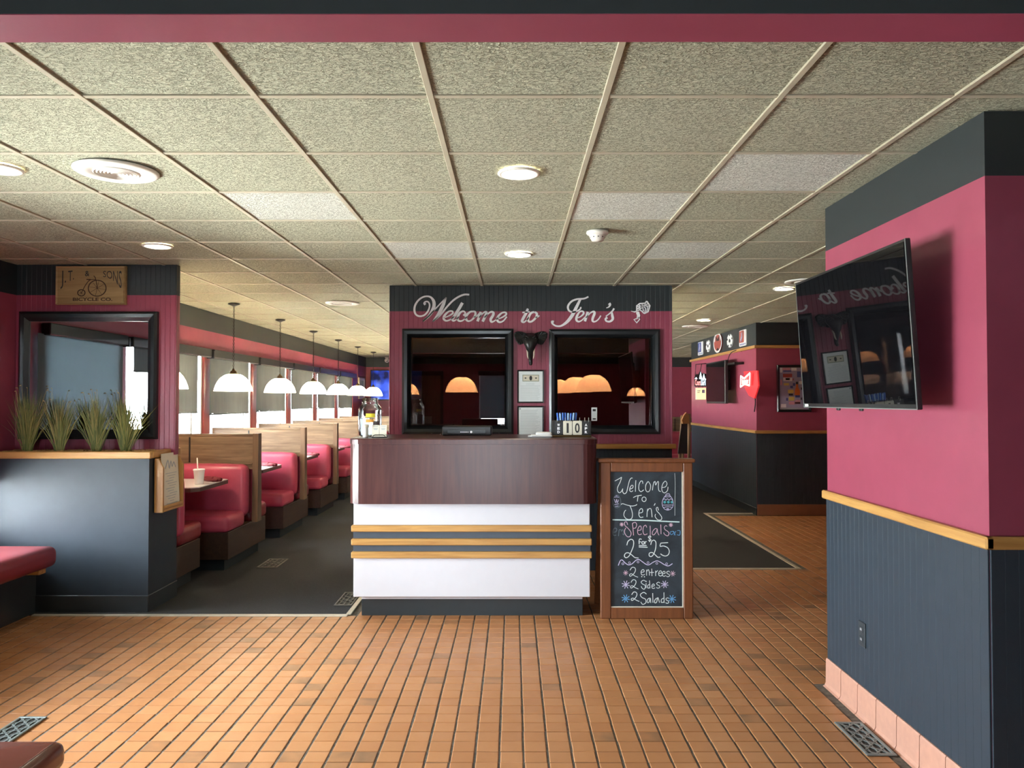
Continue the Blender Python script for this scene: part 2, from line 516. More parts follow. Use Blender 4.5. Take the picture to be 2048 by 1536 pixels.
    def xform(s, M, start=0):
        s.v = s.v[:start] + [tuple(M @ Vector(p)) for p in s.v[start:]]
        return s
    def mesh(s, name, mat, off=Vector((0, 0, 0))):
        me = bpy.data.meshes.new(name)
        me.from_pydata([(x - off[0], y - off[1], z - off[2]) for x, y, z in s.v], [], s.f)
        me.polygons.foreach_set('use_smooth', s.sm)
        me.materials.append(MATS[mat])
        me.update()
        return me
    def build(s, name, mat, parent=None, label=None, recalc=True):
        off = ORG.get(parent, Vector((0, 0, 0))) if parent else Vector((0, 0, 0))
        me = s.mesh(name, mat, off)
        if recalc:
            import bmesh
            bm = bmesh.new(); bm.from_mesh(me)
            bmesh.ops.recalc_face_normals(bm, faces=bm.faces[:])
            bm.to_mesh(me); bm.free()
        o = bpy.data.objects.new(name, me); COL.objects.link(o)
        if parent:
            o.parent = parent; ORG[o] = off
        if label: o['label'] = label
        return o
def link_mesh(name, me, parent, loc):
    o = bpy.data.objects.new(name, me); COL.objects.link(o)
    if parent: o.parent = parent
    o.location = loc
    return o
def solid(name, mat, label, cat, *a, group=None, kind=None, **k):
    """one-mesh thing whose origin sits at its own base"""
    o = MB().box(*a, **k).build(name, mat)
    return tag(o, label, cat, group, kind)
def dup(root, loc, label=None):
    r = root.copy(); COL.objects.link(r); r.location = loc
    if label: r['label'] = label
    for ch in root.children:
        c = ch.copy(); COL.objects.link(c); c.parent = r
        for g in ch.children:
            d = g.copy(); COL.objects.link(d); d.parent = c
    return r
def crom(pts, sub=6):
    """smooth curve through control points of any dimension"""
    out = []
    n = len(pts)
    for i in range(n - 1):
        p0, p1, p2, p3 = pts[max(i - 1, 0)], pts[i], pts[i + 1], pts[min(i + 2, n - 1)]
        for k in range(sub):
            t = k / sub
            out.append(tuple(0.5 * (2 * b + (c - a) * t + (2 * a - 5 * b + 4 * c - d) * t * t + (3 * b - a - 3 * c + d) * t ** 3)
                             for a, b, c, d in zip(p0, p1, p2, p3)))
    out.append(tuple(pts[-1]))
    return out
def text_geo(body, bold=0.0, shear=0.0):
    """outline of lettering as flat verts and faces, normalised to a unit box"""
    cu = bpy.data.curves.new('t', 'FONT'); cu.body = body; cu.size = 1.0; cu.offset = bold; cu.shear = shear
    cu.resolution_u = 3; cu.align_x = 'LEFT'
    o = bpy.data.objects.new('t', cu); COL.objects.link(o)
    dg = bpy.context.evaluated_depsgraph_get()
    me = bpy.data.meshes.new_from_object(o.evaluated_get(dg))
    vs = [(v.co.x, v.co.y) for v in me.vertices]; fs = [tuple(p.vertices) for p in me.polygons]
    bpy.data.objects.remove(o); bpy.data.curves.remove(cu); bpy.data.meshes.remove(me)
    x0, x1 = min(v[0] for v in vs), max(v[0] for v in vs); y0, y1 = min(v[1] for v in vs), max(v[1] for v in vs)
    return [((x - x0) / (x1 - x0), (y - y0) / (y1 - y0)) for x, y in vs], fs
def put_text(mb, body, fn, u0, u1, v0, v1, d, bold=0.0, warp=None):
    """print lettering inside the box u0..u1, v0..v1 of the surface fn(u, v, d)"""
    vs, fs = text_geo(body, bold)
    out = []
    for a, b in vs:
        u, v = u0 + (u1 - u0) * a, v0 + (v1 - v0) * b
        if warp: u, v = warp(a, b)
        out.append(fn(u, v, d))
    mb.add(out, fs)
def grooved(mb, u0, u1, z0, z1, fn, pitch, gw=0.005, gd=0.002, phase=0.0):
    """beadboard sheet with real V grooves; fn(u, depth, z)"""
    prof = [(u0, 0.0)]
    k = math.ceil((u0 - phase) / pitch)
    while phase + k * pitch < u1 - gw:
        g = phase + k * pitch
        if g > u0 + gw: prof += [(g - gw / 2, 0.0), (g, gd), (g + gw / 2, 0.0)]
        k += 1
    prof.append((u1, 0.0))
    n = len(prof)
    vs = [fn(u, d, z0) for u, d in prof] + [fn(u, d, z1) for u, d in prof]
    mb.add(vs, [(i, i + 1, n + i + 1, n + i) for i in range(n - 1)])

# ------------------------------------------------------------------ floor
floor = MB().box(-4.3, 6.0, BACKY - 0.2, 19.6, -0.14, -0.0032).build('floor', 'grout')
tag(floor, 'orange quarry tile floor of the lobby with dark grout joints', 'floor', kind='structure')
PX, PY = 0.10604, 0.1035
def in_tiles(x, y):
    if x > 1.67 and 2.83 < y < 4.26: return False
    if y < 5.61: return x > -3.86
    if y < 7.17: return x > -1.16 and x < 5.5
    if y < 10.5: return x > 2.68 and x < 5.5
    return False
cells = []
for i in range(-34, 56):
    for j in range(-30, 66):
        x = -0.3776 + PX * (i + 0.5); y = 4.204 + PY * (j + 0.5)
        if y < 0.4 or not in_tiles(x, y): continue
        q = [proj(x + sx * PX / 2, y + sy * PY / 2, 0) for sx, sy in ((-1, -1), (1, -1), (1, 1), (-1, 1))]
        area = 0
        if all(q) and all(-20 < p[0] < 2068 and 0 < p[1] < 1560 for p in q):
            area = abs(sum(q[a][0] * q[(a + 1) % 4][1] - q[(a + 1) % 4][0] * q[a][1] for a in range(4))) / 2
            c = proj(x, y, 0)
            if c[0] > 1668 + max(0, c[1] - 1360) * 1.16: area = 0      # behind the pier
        cells.append((area, x, y))
cells.sort(reverse=True)
def tile_geo(mb, x, y, hx, hy, z0, z1, c=0.003):
    vs = [(x + sx * hx, y + sy * hy, z1 - c * 0.6) for sx, sy in ((-1, -1), (1, -1), (1, 1), (-1, 1))]
    vs += [(x + sx * (hx - c), y + sy * (hy - c), z1) for sx, sy in ((-1, -1), (1, -1), (1, 1), (-1, 1))]
    vs += [(x + sx * hx, y + sy * hy, z0) for sx, sy in ((-1, -1), (1, -1), (1, 1), (-1, 1))]
    fs = [(4, 5, 6, 7)] + [(a, (a + 1) % 4, 4 + (a + 1) % 4, 4 + a) for a in range(4)] + [(8 + a, 8 + (a + 1) % 4, (a + 1) % 4, a) for a in range(4)]
    mb.add(vs, fs)
HX, HY = (PX - 0.0095) / 2, (PY - 0.0045) / 2
one = MB(); tile_geo(one, 0, 0, HX, HY, -0.006, 0)
tile_me = one.mesh('floor_tile', 'quarry_tile')
for a, x, y in cells[:300]:
    link_mesh('floor_tile', tile_me, floor, (x + random.uniform(-.0012, .0012), y + random.uniform(-.0005, .0005), random.uniform(-.0008, .0006)))
rest = MB()
for a, x, y in cells[300:]:
    tile_geo(rest, x + random.uniform(-.0012, .0012), y + random.uniform(-.0005, .0005), HX, HY, -0.006, random.uniform(-.0006, .0004))
o = rest.build('floor_tiles_far', 'quarry_tile', floor, recalc=False); o['kind'] = 'stuff'

carpet = MB().prism([(-3.59, 5.66), (-1.2, 5.66), (-1.2, 7.22), (2.62, 7.22), (2.62, 10.72), (3.28, 10.72), (3.28, 14.6), (5.5, 14.6), (5.5, 19.1), (-3.59, 19.1)],
                    lambda u, v, d: (u, v, d), -0.006, 0.004).build('carpet', 'carpet')
tag(carpet, 'dark charcoal carpet of the dining area', 'carpet', kind='structure')
def trim(n, x0, x1, y0, y1, label):
    solid('trim_%d' % n, 'trim_pale', label, 'trim', x0, x1, y0, y1, -0.004, 0.009, b=0.004, kind='structure')
trim(1, -3.45, -1.185, 5.625, 5.668, 'pale metal edging strip between the lobby tile and the left carpet')
trim(2, -1.205, -1.165, 5.668, 7.2, 'pale metal edging strip along the carpet beside the host stand')
trim(3, -1.2, 2.64, 7.185, 7.225, 'pale metal edging strip in front of the right carpet')
trim(4, 2.60, 2.64, 7.225, 10.74, 'pale metal edging strip receding along the right carpet')
trim(5, 2.64, 3.28, 10.70, 10.74, 'short metal edging strip at the foot of the signed wall')

# ------------------------------------------------------------------ ceiling
ceiling = MB().box(-4.3, 6.0, BACKY - 0.2, 19.6, CEIL + 0.03, CEIL + 0.2).build('ceiling', 'white_plastic')
tag(ceiling, 'beige textured drop ceiling of square tiles in a metal grid', 'ceiling', kind='structure')
GX, GY, GX0, GY0 = 0.606, 0.622, -0.285, 2.687
def cell_of(px, py):
    p = at_z(px, py, CEIL)
    return (math.floor((p.x - GX0) / GX), math.floor((p.y - GY0) / GY))
NEW = {cell_of(*p) for p in ((560, 410), (1580, 340), (1265, 415), (850, 502), (1060, 498), (1390, 500))}
ct = []
for i in range(-7, 10):
    for j in range(-10, 28):
        x = GX0 + GX * (i + 0.5); y = GY0 + GY * (j + 0.5)
        if x - GX / 2 < -4.2 or x + GX / 2 > 5.9 or y > 19.3 or y < -3.2: continue
        q = [proj(x + sx * GX / 2, y + sy * GY / 2, CEIL) for sx, sy in ((-1, -1), (1, -1), (1, 1), (-1, 1))]
        area = 0
        if y > 1.5 and all(q):
            qq = [(min(2048, max(0, p[0])), min(1536, max(60, p[1]))) for p in q]
            area = abs(sum(qq[a][0] * qq[(a + 1) % 4][1] - qq[(a + 1) % 4][0] * qq[a][1] for a in range(4))) / 2
        ct.append((area, x, y, (i, j)))
ct.sort(reverse=True)
def ceil_geo(mb, x, y):
    mb.box(x - GX / 2 + 0.006, x + GX / 2 - 0.006, y - GY / 2 + 0.006, y + GY / 2 - 0.006, CEIL + 0.004, CEIL + 0.022)
m0 = MB(); ceil_geo(m0, 0, 0)
tme = m0.mesh('ceiling_tile', 'ceiling_tile'); tme2 = m0.mesh('ceiling_tile_new', 'ceiling_tile_new')
far = MB()
for k, (a, x, y, c) in enumerate(ct):
    if k < 230 and a > 60:
        o = link_mesh('ceiling_tile', tme2 if c in NEW else tme, ceiling, (x, y, random.uniform(0, 0.002)))
        if c in NEW: o['label'] = 'newer whiter ceiling tile'
    else: ceil_geo(far, x, y)
o = far.build('ceiling_tiles_far', 'ceiling_tile', ceiling); o['kind'] = 'stuff'
for i in range(-6, 11):
    x = GX0 + GX * i
    if -4.2 < x < 5.9: MB().box(x - 0.012, x + 0.012, BACKY, 19.4, CEIL - 0.002, CEIL + 0.03, b=0.002).build('main_tee', 'tee_paint', ceiling)
for j in range(-9, 28):
    y = GY0 + GY * j
    if -2.9 < y < 19.3: MB().box(-4.2, 5.9, y - 0.012, y + 0.012, CEIL, CEIL + 0.03, b=0.002).build('cross_tee', 'tee_paint', ceiling)

# ------------------------------------------------------------------ walls
def wall(name, label, mat, *boxes, **k):
    m = MB()
    for b in boxes: m.box(*b)
    o = m.build(name, mat)
    return tag(o, label, 'wall', kind='structure')
ZT = CEIL + 0.003
# lobby window wall (left of the camera)
bx = [(LOBX - 0.2, LOBX, BACKY, 6.05, 0, 0.52), (LOBX - 0.2, LOBX, BACKY, 6.05, 2.16, ZT)]
ys = [BACKY] + [v for ab in sorted(LOBBY_WINS) for v in ab] + [6.05]
for a, b in zip(ys[::2], ys[1::2]): bx.append((LOBX - 0.2, LOBX, a, b, 0.52, 2.16))
wall('wall_lobby_left', 'crimson lobby wall with a row of windows on the far left', 'wall_paint', *bx)
bx = [(DINX - 0.2, DINX, 6.12, 19.1, 0, 0.95), (DINX - 0.2, DINX, 6.12, 19.1, 2.13, ZT)]
ys = [6.12] + [v for ab in DIN_WINS for v in ab] + [19.1]
wl = wall('wall_left', 'crimson dining wall with window openings above the booths', 'wall_paint', *bx)
for a, b in zip(ys[::2], ys[1::2]):
    MB().box(DINX - 0.06, DINX, a, b, 0.95, 2.13, b=0.006).build('window_post', 'red_post', wl)
wall('wall_back', 'dark red far wall at the end of the dining room', 'wall_paint', (DINX - 0.2, 5.7, 19.1, 19.3, 0, ZT))
wall('wall_right', 'crimson side wall at the far right of the building', 'wall_paint', (5.5, 5.7, BACKY, 19.1, 0, ZT))
wall('wall_entrance', 'crimson entrance wall with a window behind the viewer', 'wall_paint',
     (LOBX - 0.2, -3.25, BACKY - 0.2, BACKY, 0, ZT), (-1.55, -0.75, BACKY - 0.2, BACKY, 0, ZT), (-0.15, 5.7, BACKY - 0.2, BACKY, 0, ZT),
     (-3.25, -1.55, BACKY - 0.2, BACKY, 2.2, ZT), (-0.75, -0.15, BACKY - 0.2, BACKY, 0, 0.1), (-0.75, -0.15, BACKY - 0.2, BACKY, 2.2, ZT))
wall('wall_header', 'dark and crimson header beam across the ceiling in front', 'header_paint', (LOBX, 5.5, 1.55, 1.67, 2.317, ZT))

# partition with two tinted windows
WY = 7.15
def P(px, py): 
    p = at_y(px, py, WY); return p.x, p.z
pl, pr = P(780, 700)[0], P(1343, 700)[0]
wins = []
for (a, b, t, bt) in ((823, 1010, 673, 850), (1111, 1303, 675, 850)):
    wins.append((P(a, t)[0] - 0.02, P(b, t)[0] + 0.02, P(a, bt)[1] - 0.02, P(a, t)[1] + 0.02))
(ax0, ax1, z0, z1), (bx0, bx1, _, _) = wins
B = WY + 0.15
part = wall('wall_partition', 'crimson beadboard partition behind the host stand with two tinted windows', 'wall_paint',
     (pl, pr, WY + 0.004, B, 0, z0), (pl, pr, WY + 0.004, B, z1, ZT), (pl, ax0, WY + 0.004, B, z0, z1), (ax1, bx0, WY + 0.004, B, z0, z1), (bx1, pr, WY + 0.004, B, z0, z1))
m = MB(); fn = lambda u, d, z: (u, WY + d, z)
RAIL = 1.105
for (a, b, c, d) in ((pl, pr, z1, ZT), (pl, pr, RAIL, z0), (pl, ax0, z0, z1), (ax1, bx0, z0, z1), (bx1, pr, z0, z1)):
    grooved(m, a, b, c, d, fn, 0.0434)
m.build('beadboard', 'wall_paint', part, recalc=False)
m = MB(); grooved(m, pl, pr, 0.0, RAIL, lambda u, d, z: (u, WY - 0.002 + d, z), 0.0434)
m.build('wainscot', 'dark_panel', part, recalc=False)
MB().box(pl - 0.03, pr + 0.035, WY - 0.03, WY + 0.002, 1.105, 1.15, b=0.006).build('chair_rail', 'oak', part)
for s_, x in ((1, pl), (-1, pr)):
    MB().box(x - 0.006, x + 0.006, WY - 0.006, B, RAIL, ZT, b=0.003).build('corner_bead', 'wall_paint', part)

def frame_ring(mb, u0, u1, v0, v1, wd, fn, d0, d1, inner):
    """picture-frame ring with a sloped (bevelled) face; fn(u, v, d), d grows outwards"""
    o = [(u0, v0), (u1, v0), (u1, v1), (u0, v1)]
    def ring(k): return [(u0 + k, v0 + k), (u1 - k, v0 + k), (u1 - k, v1 - k), (u0 + k, v1 - k)]
    levels = [(0, d0), (0, d1 * 0.7), (wd * 0.25, d1), (wd * 0.6, d1 * 0.9), (wd, inner), (wd, d0)]
    vs = []
    for k, d in levels: vs += [fn(u, v, d) for u, v in ring(k)]
    fs = []
    for l in range(len(levels) - 1):
        for i in range(4):
            a, b = l * 4 + i, l * 4 + (i + 1) % 4
            fs.append((a, b, b + 4, a + 4))
    mb.add(vs, fs)
fY = lambda u, v, d: (u, WY - d, v)
for n, (a, b, t, bt, lab) in enumerate(((805, 1027, 658, 868, 'black framed tinted window left of the elephant head'), (1098, 1320, 659, 868, 'black framed tinted window right of the elephant head'))):
    u0, v1 = P(a, t); u1, v0 = P(b, bt)
    r = thing('window_%d' % (n + 1), lab, 'window', ((u0 + u1) / 2, WY, v0), kind='structure')
    m = MB(); frame_ring(m, u0, u1, v0, v1, 0.078, fY, 0.0, 0.035, -0.03)
    m.build('window_frame', 'black_frame', r)
    MB().box(wins[n][0], wins[n][1], WY + 0.06, WY + 0.066, wins[n][2], wins[n][3]).build('pane', 'glass_bronze', r)

# pier on the right with the television
PXF, PY0, PY1 = 1.715, 2.83, 4.28
pier = wall('wall_pier', 'crimson pier on the right with dark beadboard wainscot', 'wall_paint', (PXF, 5.5, PY0, PY1, 0, ZT))
PR = 1.012      # chair rail centre height
nb = 29; bw = (PY1 - PY0) / nb
mm = MB().box(-0.008, 0, 0.0, bw, 0.0, PR, b=0.0014); bme = mm.mesh('board', 'dark_panel')
for k in range(nb): link_mesh('board', bme, pier, (PXF, PY0 + k * bw, 0))
mm = MB().box(0.0, bw, -0.008, 0, 0.0, PR, b=0.0014); bme2 = mm.mesh('board', 'dark_panel')
for k in range(24): link_mesh('board', bme2, pier, (PXF + k * bw, PY0, 0))
MB().box(PXF - 0.03, PXF + 0.002, PY0 - 0.03, PY1 + 0.01, PR, PR + 0.045, b=0.006).build('chair_rail', 'oak_y', pier)
MB().box(PXF - 0.028, PXF + 1.3, PY0 - 0.03, PY0 + 0.002, PR, PR + 0.045, b=0.006).build('chair_rail', 'oak', pier)
# cove base tiles
def cove(mb, L, h=0.15):
    prof = [(-0.030, 0.0), (-0.020, 0.006), (-0.014, 0.02), (-0.012, h - 0.008), (-0.008, h), (0, h), (0, 0)]
    n = len(prof)
    vs = [(x, 0.002, z) for x, z in prof] + [(x, L - 0.003, z) for x, z in prof]
    fs = [(i, (i + 1) % n, n + (i + 1) % n, n + i) for i in range(n)] + [tuple(range(n)), tuple(range(n, 2 * n))[::-1]]
    mb.add(vs, fs)
base = MB().box(PXF - 0.010, PXF, PY0, PY1, 0, 0.148).build('baseboard_pier', 'grout_pale')
tag(base, 'pinkish cove base tiles along the foot of the right pier', 'baseboard', kind='structure')
mm = MB(); cove(mm, 0.196); cme = mm.mesh('base_tile', 'base_tile')
y = PY1 - 0.196
while y > PY0 - 0.1:
    if y >= PY0 - 0.001: link_mesh('base_tile', cme, base, (PXF - 0.006, y, 0))
    y -= 0.196
base2 = MB().box(PXF - 0.02, PXF + 1.3, PY0 - 0.022, PY0, 0, 0.15, b=0.006).build('baseboard_front', 'base_tile')
tag(base2, 'tile base along the shaded near face of the right pier', 'baseboard', kind='structure')

# block at the right rear with the sports signs
KX, KY, KY1 = 3.28, 10.55, 14.38
block = wall('wall_block', 'crimson block at the right rear hung with bar signs', 'block_paint', (KX, 5.5, KY, KY1, 0, ZT))
m = MB(); grooved(m, KX, 5.5, 0, 1.1, lambda u, d, z: (u, KY - 0.004 + d, z), 0.05)
m.build('wainscot', 'dark_panel', block, recalc=False)
m = MB(); grooved(m, KY, KY1, 0, 1.1, lambda u, d, z: (KX - 0.004 + d, u, z), 0.05)
m.build('wainscot', 'dark_panel', block, recalc=False)
for zz, nm in ((1.1, 'chair_rail'), (2.25, 'picture_rail')):
    MB().box(KX - 0.03, 5.5, KY - 0.03, KY + 0.002, zz, zz + 0.042, b=0.006).build(nm, 'oak', block)
    MB().box(KX - 0.03, KX + 0.002, KY - 0.02, KY1 + 0.03, zz, zz + 0.042, b=0.006).build(nm, 'oak_y', block)
tag(MB().box(KX, 5.5, KY - 0.016, KY, 0, 0.15, b=0.005).build('baseboard_block', 'base_tile_dark'), 'brown tile base below the framed poster wall', 'baseboard', kind='structure')
tag(MB().box(KX - 0.014, KX, KY + 0.002, KY1, 0, 0.10, b=0.004).build('baseboard_rear', 'kick_black'), 'black rubber base along the carpeted signed wall', 'baseboard', kind='structure')

# added low wall, unseen: keeps window light off the rear block's wainscot
dv = wall('wall_light_blocker', 'low dark light blocker added unseen behind the partition', 'dark_panel', (0.1, 0.22, 7.35, 14.6, 0, 1.16))
MB().box(0.07, 0.25, 7.33, 14.62, 1.16, 1.20, b=0.006).build('oak_cap', 'oak_y', dv)

# column with the mirror, and the half wall with planter in front of it
CY = 6.05; CXR = -2.61
column = wall('wall_column', 'crimson beadboard column behind the planter with a mirror', 'wall_paint', (LOBX - 0.2, CXR, CY + 0.004, CY + 0.06, 1.127, ZT))
m = MB(); grooved(m, LOBX, CXR, 1.16, ZT, lambda u, d, z: (u, CY + d, z), 0.0385)
m.build('beadboard', 'wall_paint', column, recalc=False)
m = MB(); grooved(m, CY, CY + 0.06, 1.16, ZT, lambda u, d, z: (CXR + 0.002 - d, u, z), 0.0385)
m.build('beadboard', 'wall_paint', column, recalc=False)
HXR, HY0 = -2.665, 5.74
half = wall('wall_half', 'dark painted half wall holding the planter box', 'dark_panel', (LOBX, HXR, HY0, 6.22, 0, 1.125))
MB().box(LOBX, HXR + 0.02, HY0 - 0.022, HY0 + 0.022, 1.12, 1.172, b=0.006).build('oak_cap', 'oak', half)
MB().box(HXR - 0.03, HXR + 0.022, HY0 + 0.022, 6.23, 1.12, 1.172, b=0.006).build('oak_cap', 'oak_y', half)
tag(MB().box(LOBX, HXR + 0.008, HY0 - 0.012, HY0, 0, 0.125, b=0.004).build('baseboard_half', 'dark_paint'), 'dark painted baseboard along the front of the half wall', 'baseboard', kind='structure')
tag(MB().box(HXR, HXR + 0.010, HY0 - 0.010, 6.22, 0, 0.125, b=0.004).build('baseboard_side', 'dark_paint'), 'dark painted baseboard along the side of the half wall', 'baseboard', kind='structure')

# exterior windows: frame, glass
wn = 3
def ext_window(label, fn, u0, u1, v0, v1, mull=None, d0=-0.10, d1=-0.04):
    global wn
    c = fn((u0 + u1) / 2, v0, 0)
    r = thing('window_%d' % wn, label, 'window', c, kind='structure'); wn += 1
    m = MB()
    t = 0.04
    def bar(a, b, c_, d): m.prism([(a, c_), (b, c_), (b, d), (a, d)], fn, d0, d1)
    bar(u0, u1, v0, v0 + t); bar(u0, u1, v1 - t, v1); bar(u0, u0 + t, v0 + t, v1 - t); bar(u1 - t, u1, v0 + t, v1 - t)
    if mull: bar(mull - 0.02, mull + 0.02, v0 + t, v1 - t)
    m.build('window_frame', 'aluminium', r)
    m = MB().prism([(u0 + t, v0 + t), (u1 - t, v0 + t), (u1 - t, v1 - t), (u0 + t, v1 - t)], fn, (d0 + d1) / 2 - 0.0025, (d0 + d1) / 2 + 0.0025)
    m.build('pane', 'glass_clear', r)
    return r
ordn = ['nearest', 'second nearest', 'third', 'fourth', 'fifth', 'farthest']
fL = lambda u, v, d: (DINX + d, u, v)
for k, (a, b) in enumerate(DIN_WINS):
    ext_window('%s bright window along the booth wall' % ordn[k], fL, a, b, 0.95, 2.13, b - 0.30, -0.05, -0.02)
fLo = lambda u, v, d: (LOBX + d, u, v)
for k, (a, b) in enumerate(LOBBY_WINS):
    ext_window(['lobby window behind the sheer shade beside the planter', 'half covered lobby window seen in the planter mirror', 'lobby window on the left of the viewer', 'lobby window behind the viewer on the left'][k], fLo, a, b, 0.52, 2.16)
fB = lambda u, v, d: (u, BACKY - 0.0 + d, v)
ext_window('tall entrance window reflected in the tinted glass', fB, -0.75, -0.15, 0.1, 2.2, None)
r = thing('door_1', 'pair of walnut entrance doors behind the viewer', 'door', (-2.4, BACKY, 0), kind='structure')
m = MB()
for a, b in ((-3.25, -2.4), (-2.4, -1.55)):
    for (u0, u1, v0, v1) in ((a, b, 0, 0.2), (a, b, 2.1, 2.2), (a, a + 0.07, 0.2, 2.1), (b - 0.07, b, 0.2, 2.1)):
        m.prism([(u0, v0), (u1, v0), (u1, v1), (u0, v1)], fB, -0.10, -0.05)
m.build('door_frame', 'metal_black', r)
for a, b in ((-3.18, -2.47), (-2.33, -1.62)):
    MB().prism([(a, 0.2), (b, 0.2), (b, 2.1), (a, 2.1)], fB, -0.09, -0.06).build('door_panel', 'walnut_z', r)
    MB().tube([(-2.4 + (0.06 if a > -2.4 else -0.06), BACKY + 0.02, 0.9), (-2.4 + (0.06 if a > -2.4 else -0.06), BACKY + 0.02, 1.3)], 0.012).build('handle', 'aluminium', r)
tag(MB().box(-60, LOBX - 0.2, -60, 60, -0.2, -0.12).build('ground', 'asphalt'), 'pale pavement outside the windows', 'ground', kind='structure')

# ------------------------------------------------------------------ host stand
def rrect(x0, x1, y0, y1, r, n=6):
    out = []
    for cx, cy, a0 in ((x1 - r, y1 - r, 0), (x0 + r, y1 - r, PI / 2), (x0 + r, y0 + r, PI), (x1 - r, y0 + r, 1.5 * PI)):
        out += [(cx + r * math.cos(a0 + PI / 2 * k / n), cy + r * math.sin(a0 + PI / 2 * k / n)) for k in range(n + 1)]
    return out
def slab(mb, poly, z0, z1): 
    mb.prism(poly, lambda u, v, d: (u, v, d), z0, z1)
    return mb
ST = 1.278
sx0, sx1 = at_y(694, 950, 5.5).x, at_y(1197, 950, 5.5).x
stand = thing('host_stand', 'mahogany and white host stand with three oak rails', 'host stand', ((sx0 + sx1) / 2, 5.9, 0))
o = slab(MB(), rrect(sx0 + 0.004, sx1 - 0.004, 5.504, 6.16, 0.10), 0.818, 1.238).build('apron', 'mahogany', stand)
m = MB(); ol = rrect(sx0, sx1, 5.496, 6.2, 0.10); il = rrect(sx0 + 0.008, sx1 - 0.008, 5.504, 6.192, 0.092)
n_ = len(ol)
vs = [(u, v, 1.239) for u, v in ol] + [(u, v, ST - 0.008) for u, v in ol] + [(u, v, ST) for u, v in il]
m.add(vs, [tuple(range(n_))[::-1], tuple(range(2 * n_, 3 * n_))] + [(i + k * n_, (i + 1) % n_ + k * n_, (i + 1) % n_ + (k + 1) * n_, i + (k + 1) * n_) for k in (0, 1) for i in range(n_)])
m.build('counter_top', 'mahogany', stand)
bx0, bx1 = at_y(707, 1100, 5.58).x, at_y(1180, 1100, 5.58).x
MB().box(bx0, bx1, 5.58, 6.1, 0.151, 0.818, b=0.004).build('body', 'white_laminate', stand)
MB().box(bx0 + 0.05, bx1 - 0.05, 5.63, 6.08, 0.125, 0.151).build('lip', 'white_laminate', stand)
MB().box(bx0 + 0.045, bx1 - 0.045, 5.655, 6.08, 0.0, 0.126, b=0.003).build('plinth', 'kick_black', stand)
rx0, rx1 = at_y(702, 1080, 5.545).x, at_y(1184, 1080, 5.545).x
for a, b in ((1051, 1064), (1078, 1091), (1104, 1117)):
    zt, zb = at_y(900, a, 5.545).z, at_y(900, b, 5.545).z
    MB().box(rx0, rx1, 5.545, 5.60, zb, zt, b=0.005).build('rail', 'oak', stand)
for a, b in ((1064, 1078), (1091, 1104)):
    zt, zb = at_y(900, a, 5.545).z, at_y(900, b, 5.545).z
    MB().box(bx0 - 0.002, bx1 + 0.002, 5.577, 5.585, zb, zt).build('stripe', 'stripe_blue', stand)

# items on the stand
def T(px, y): return at_y(px, 860, y).x
jx, jy = T(740, 5.80), 5.80
jar = thing('tip_jar', 'large clear glass jar with yellow and orange labels on the host stand', 'jar', (jx, jy, ST))
prof = [(0.0, 0.004), (0.070, 0.004), (0.083, 0.015), (0.085, 0.04), (0.085, 0.19), (0.079, 0.215), (0.060, 0.238), (0.056, 0.245), (0.060, 0.252), (0.056, 0.256), (0.056, 0.285), (0.053, 0.286)]
MB().lathe([(r, h + ST) for r, h in prof], jx, jy, 28).build('glass_body', 'glass_jar', jar)
def wrap(a0, a1, z0, z1, r, mat, nm, n=8):
    vs = [(jx + r * math.cos(a0 + (a1 - a0) * i / n), jy + r * math.sin(a0 + (a1 - a0) * i / n), ST + z) for z in (z0, z1) for i in range(n + 1)]
    MB().add(vs, [(i, i + 1, n + 2 + i, n + 1 + i) for i in range(n)], True).build(nm, mat, jar)
wrap(-1.75, -0.98, 0.145, 0.172, 0.0862, 'label_yellow', 'label')
wrap(-1.75, -1.08, 0.108, 0.130, 0.0862, 'label_orange', 'label')
for k in range(7):
    a = random.uniform(0, 6.28); q = MB().box(-0.035, 0.035, -0.001, 0.001, 0, 0.085 + 0.05 * random.random())
    M_ = Matrix.Translation((jx + 0.03 * math.cos(a), jy + 0.03 * math.sin(a), ST + 0.012)) @ Matrix.Rotation(random.uniform(0, 3), 4, 'Z') @ Matrix.Rotation(random.uniform(-.12, .12), 4, 'Y')
    q.xform(M_).build('slip_of_paper', 'paper', jar)
bx_, by_ = T(731, 5.64), 5.64
bot = thing('sanitizer_bottle', 'small white capped bottle in front of the glass jar', 'bottle', (bx_, by_, ST))
MB().lathe([(0.0, 0), (0.018, 0), (0.02, 0.006), (0.02, 0.066), (0.017, 0.072)], bx_, by_, 16, z=ST).build('body', 'white_plastic', bot)
MB().lathe([(0.024, 0.072), (0.024, 0.09), (0.02, 0.094), (0.0, 0.094)], bx_, by_, 16, z=ST).build('cap', 'paper_cream', bot)
hx0, hx1, hy = T(743, 5.62), T(773, 5.62), 5.62
hold = thing('card_holder', 'black wire card holder with two white cards on the host stand', 'card holder', ((hx0 + hx1) / 2, hy, ST))
MB().tube([(hx0 + 0.008, hy, ST + 0.004), (hx0 + 0.012, hy, ST + 0.014), (hx0 + 0.025, hy, ST + 0.02), (hx1 - 0.025, hy, ST + 0.02), (hx1 - 0.012, hy, ST + 0.014), (hx1 - 0.006, hy, ST + 0.004), (hx0 + 0.008, hy, ST + 0.004)], 0.0028, 6).build('wire_front', 'metal_black', hold)
MB().box(hx0, hx1, hy + 0.004, hy + 0.05, ST, ST + 0.006).build('wire_base', 'metal_black', hold)
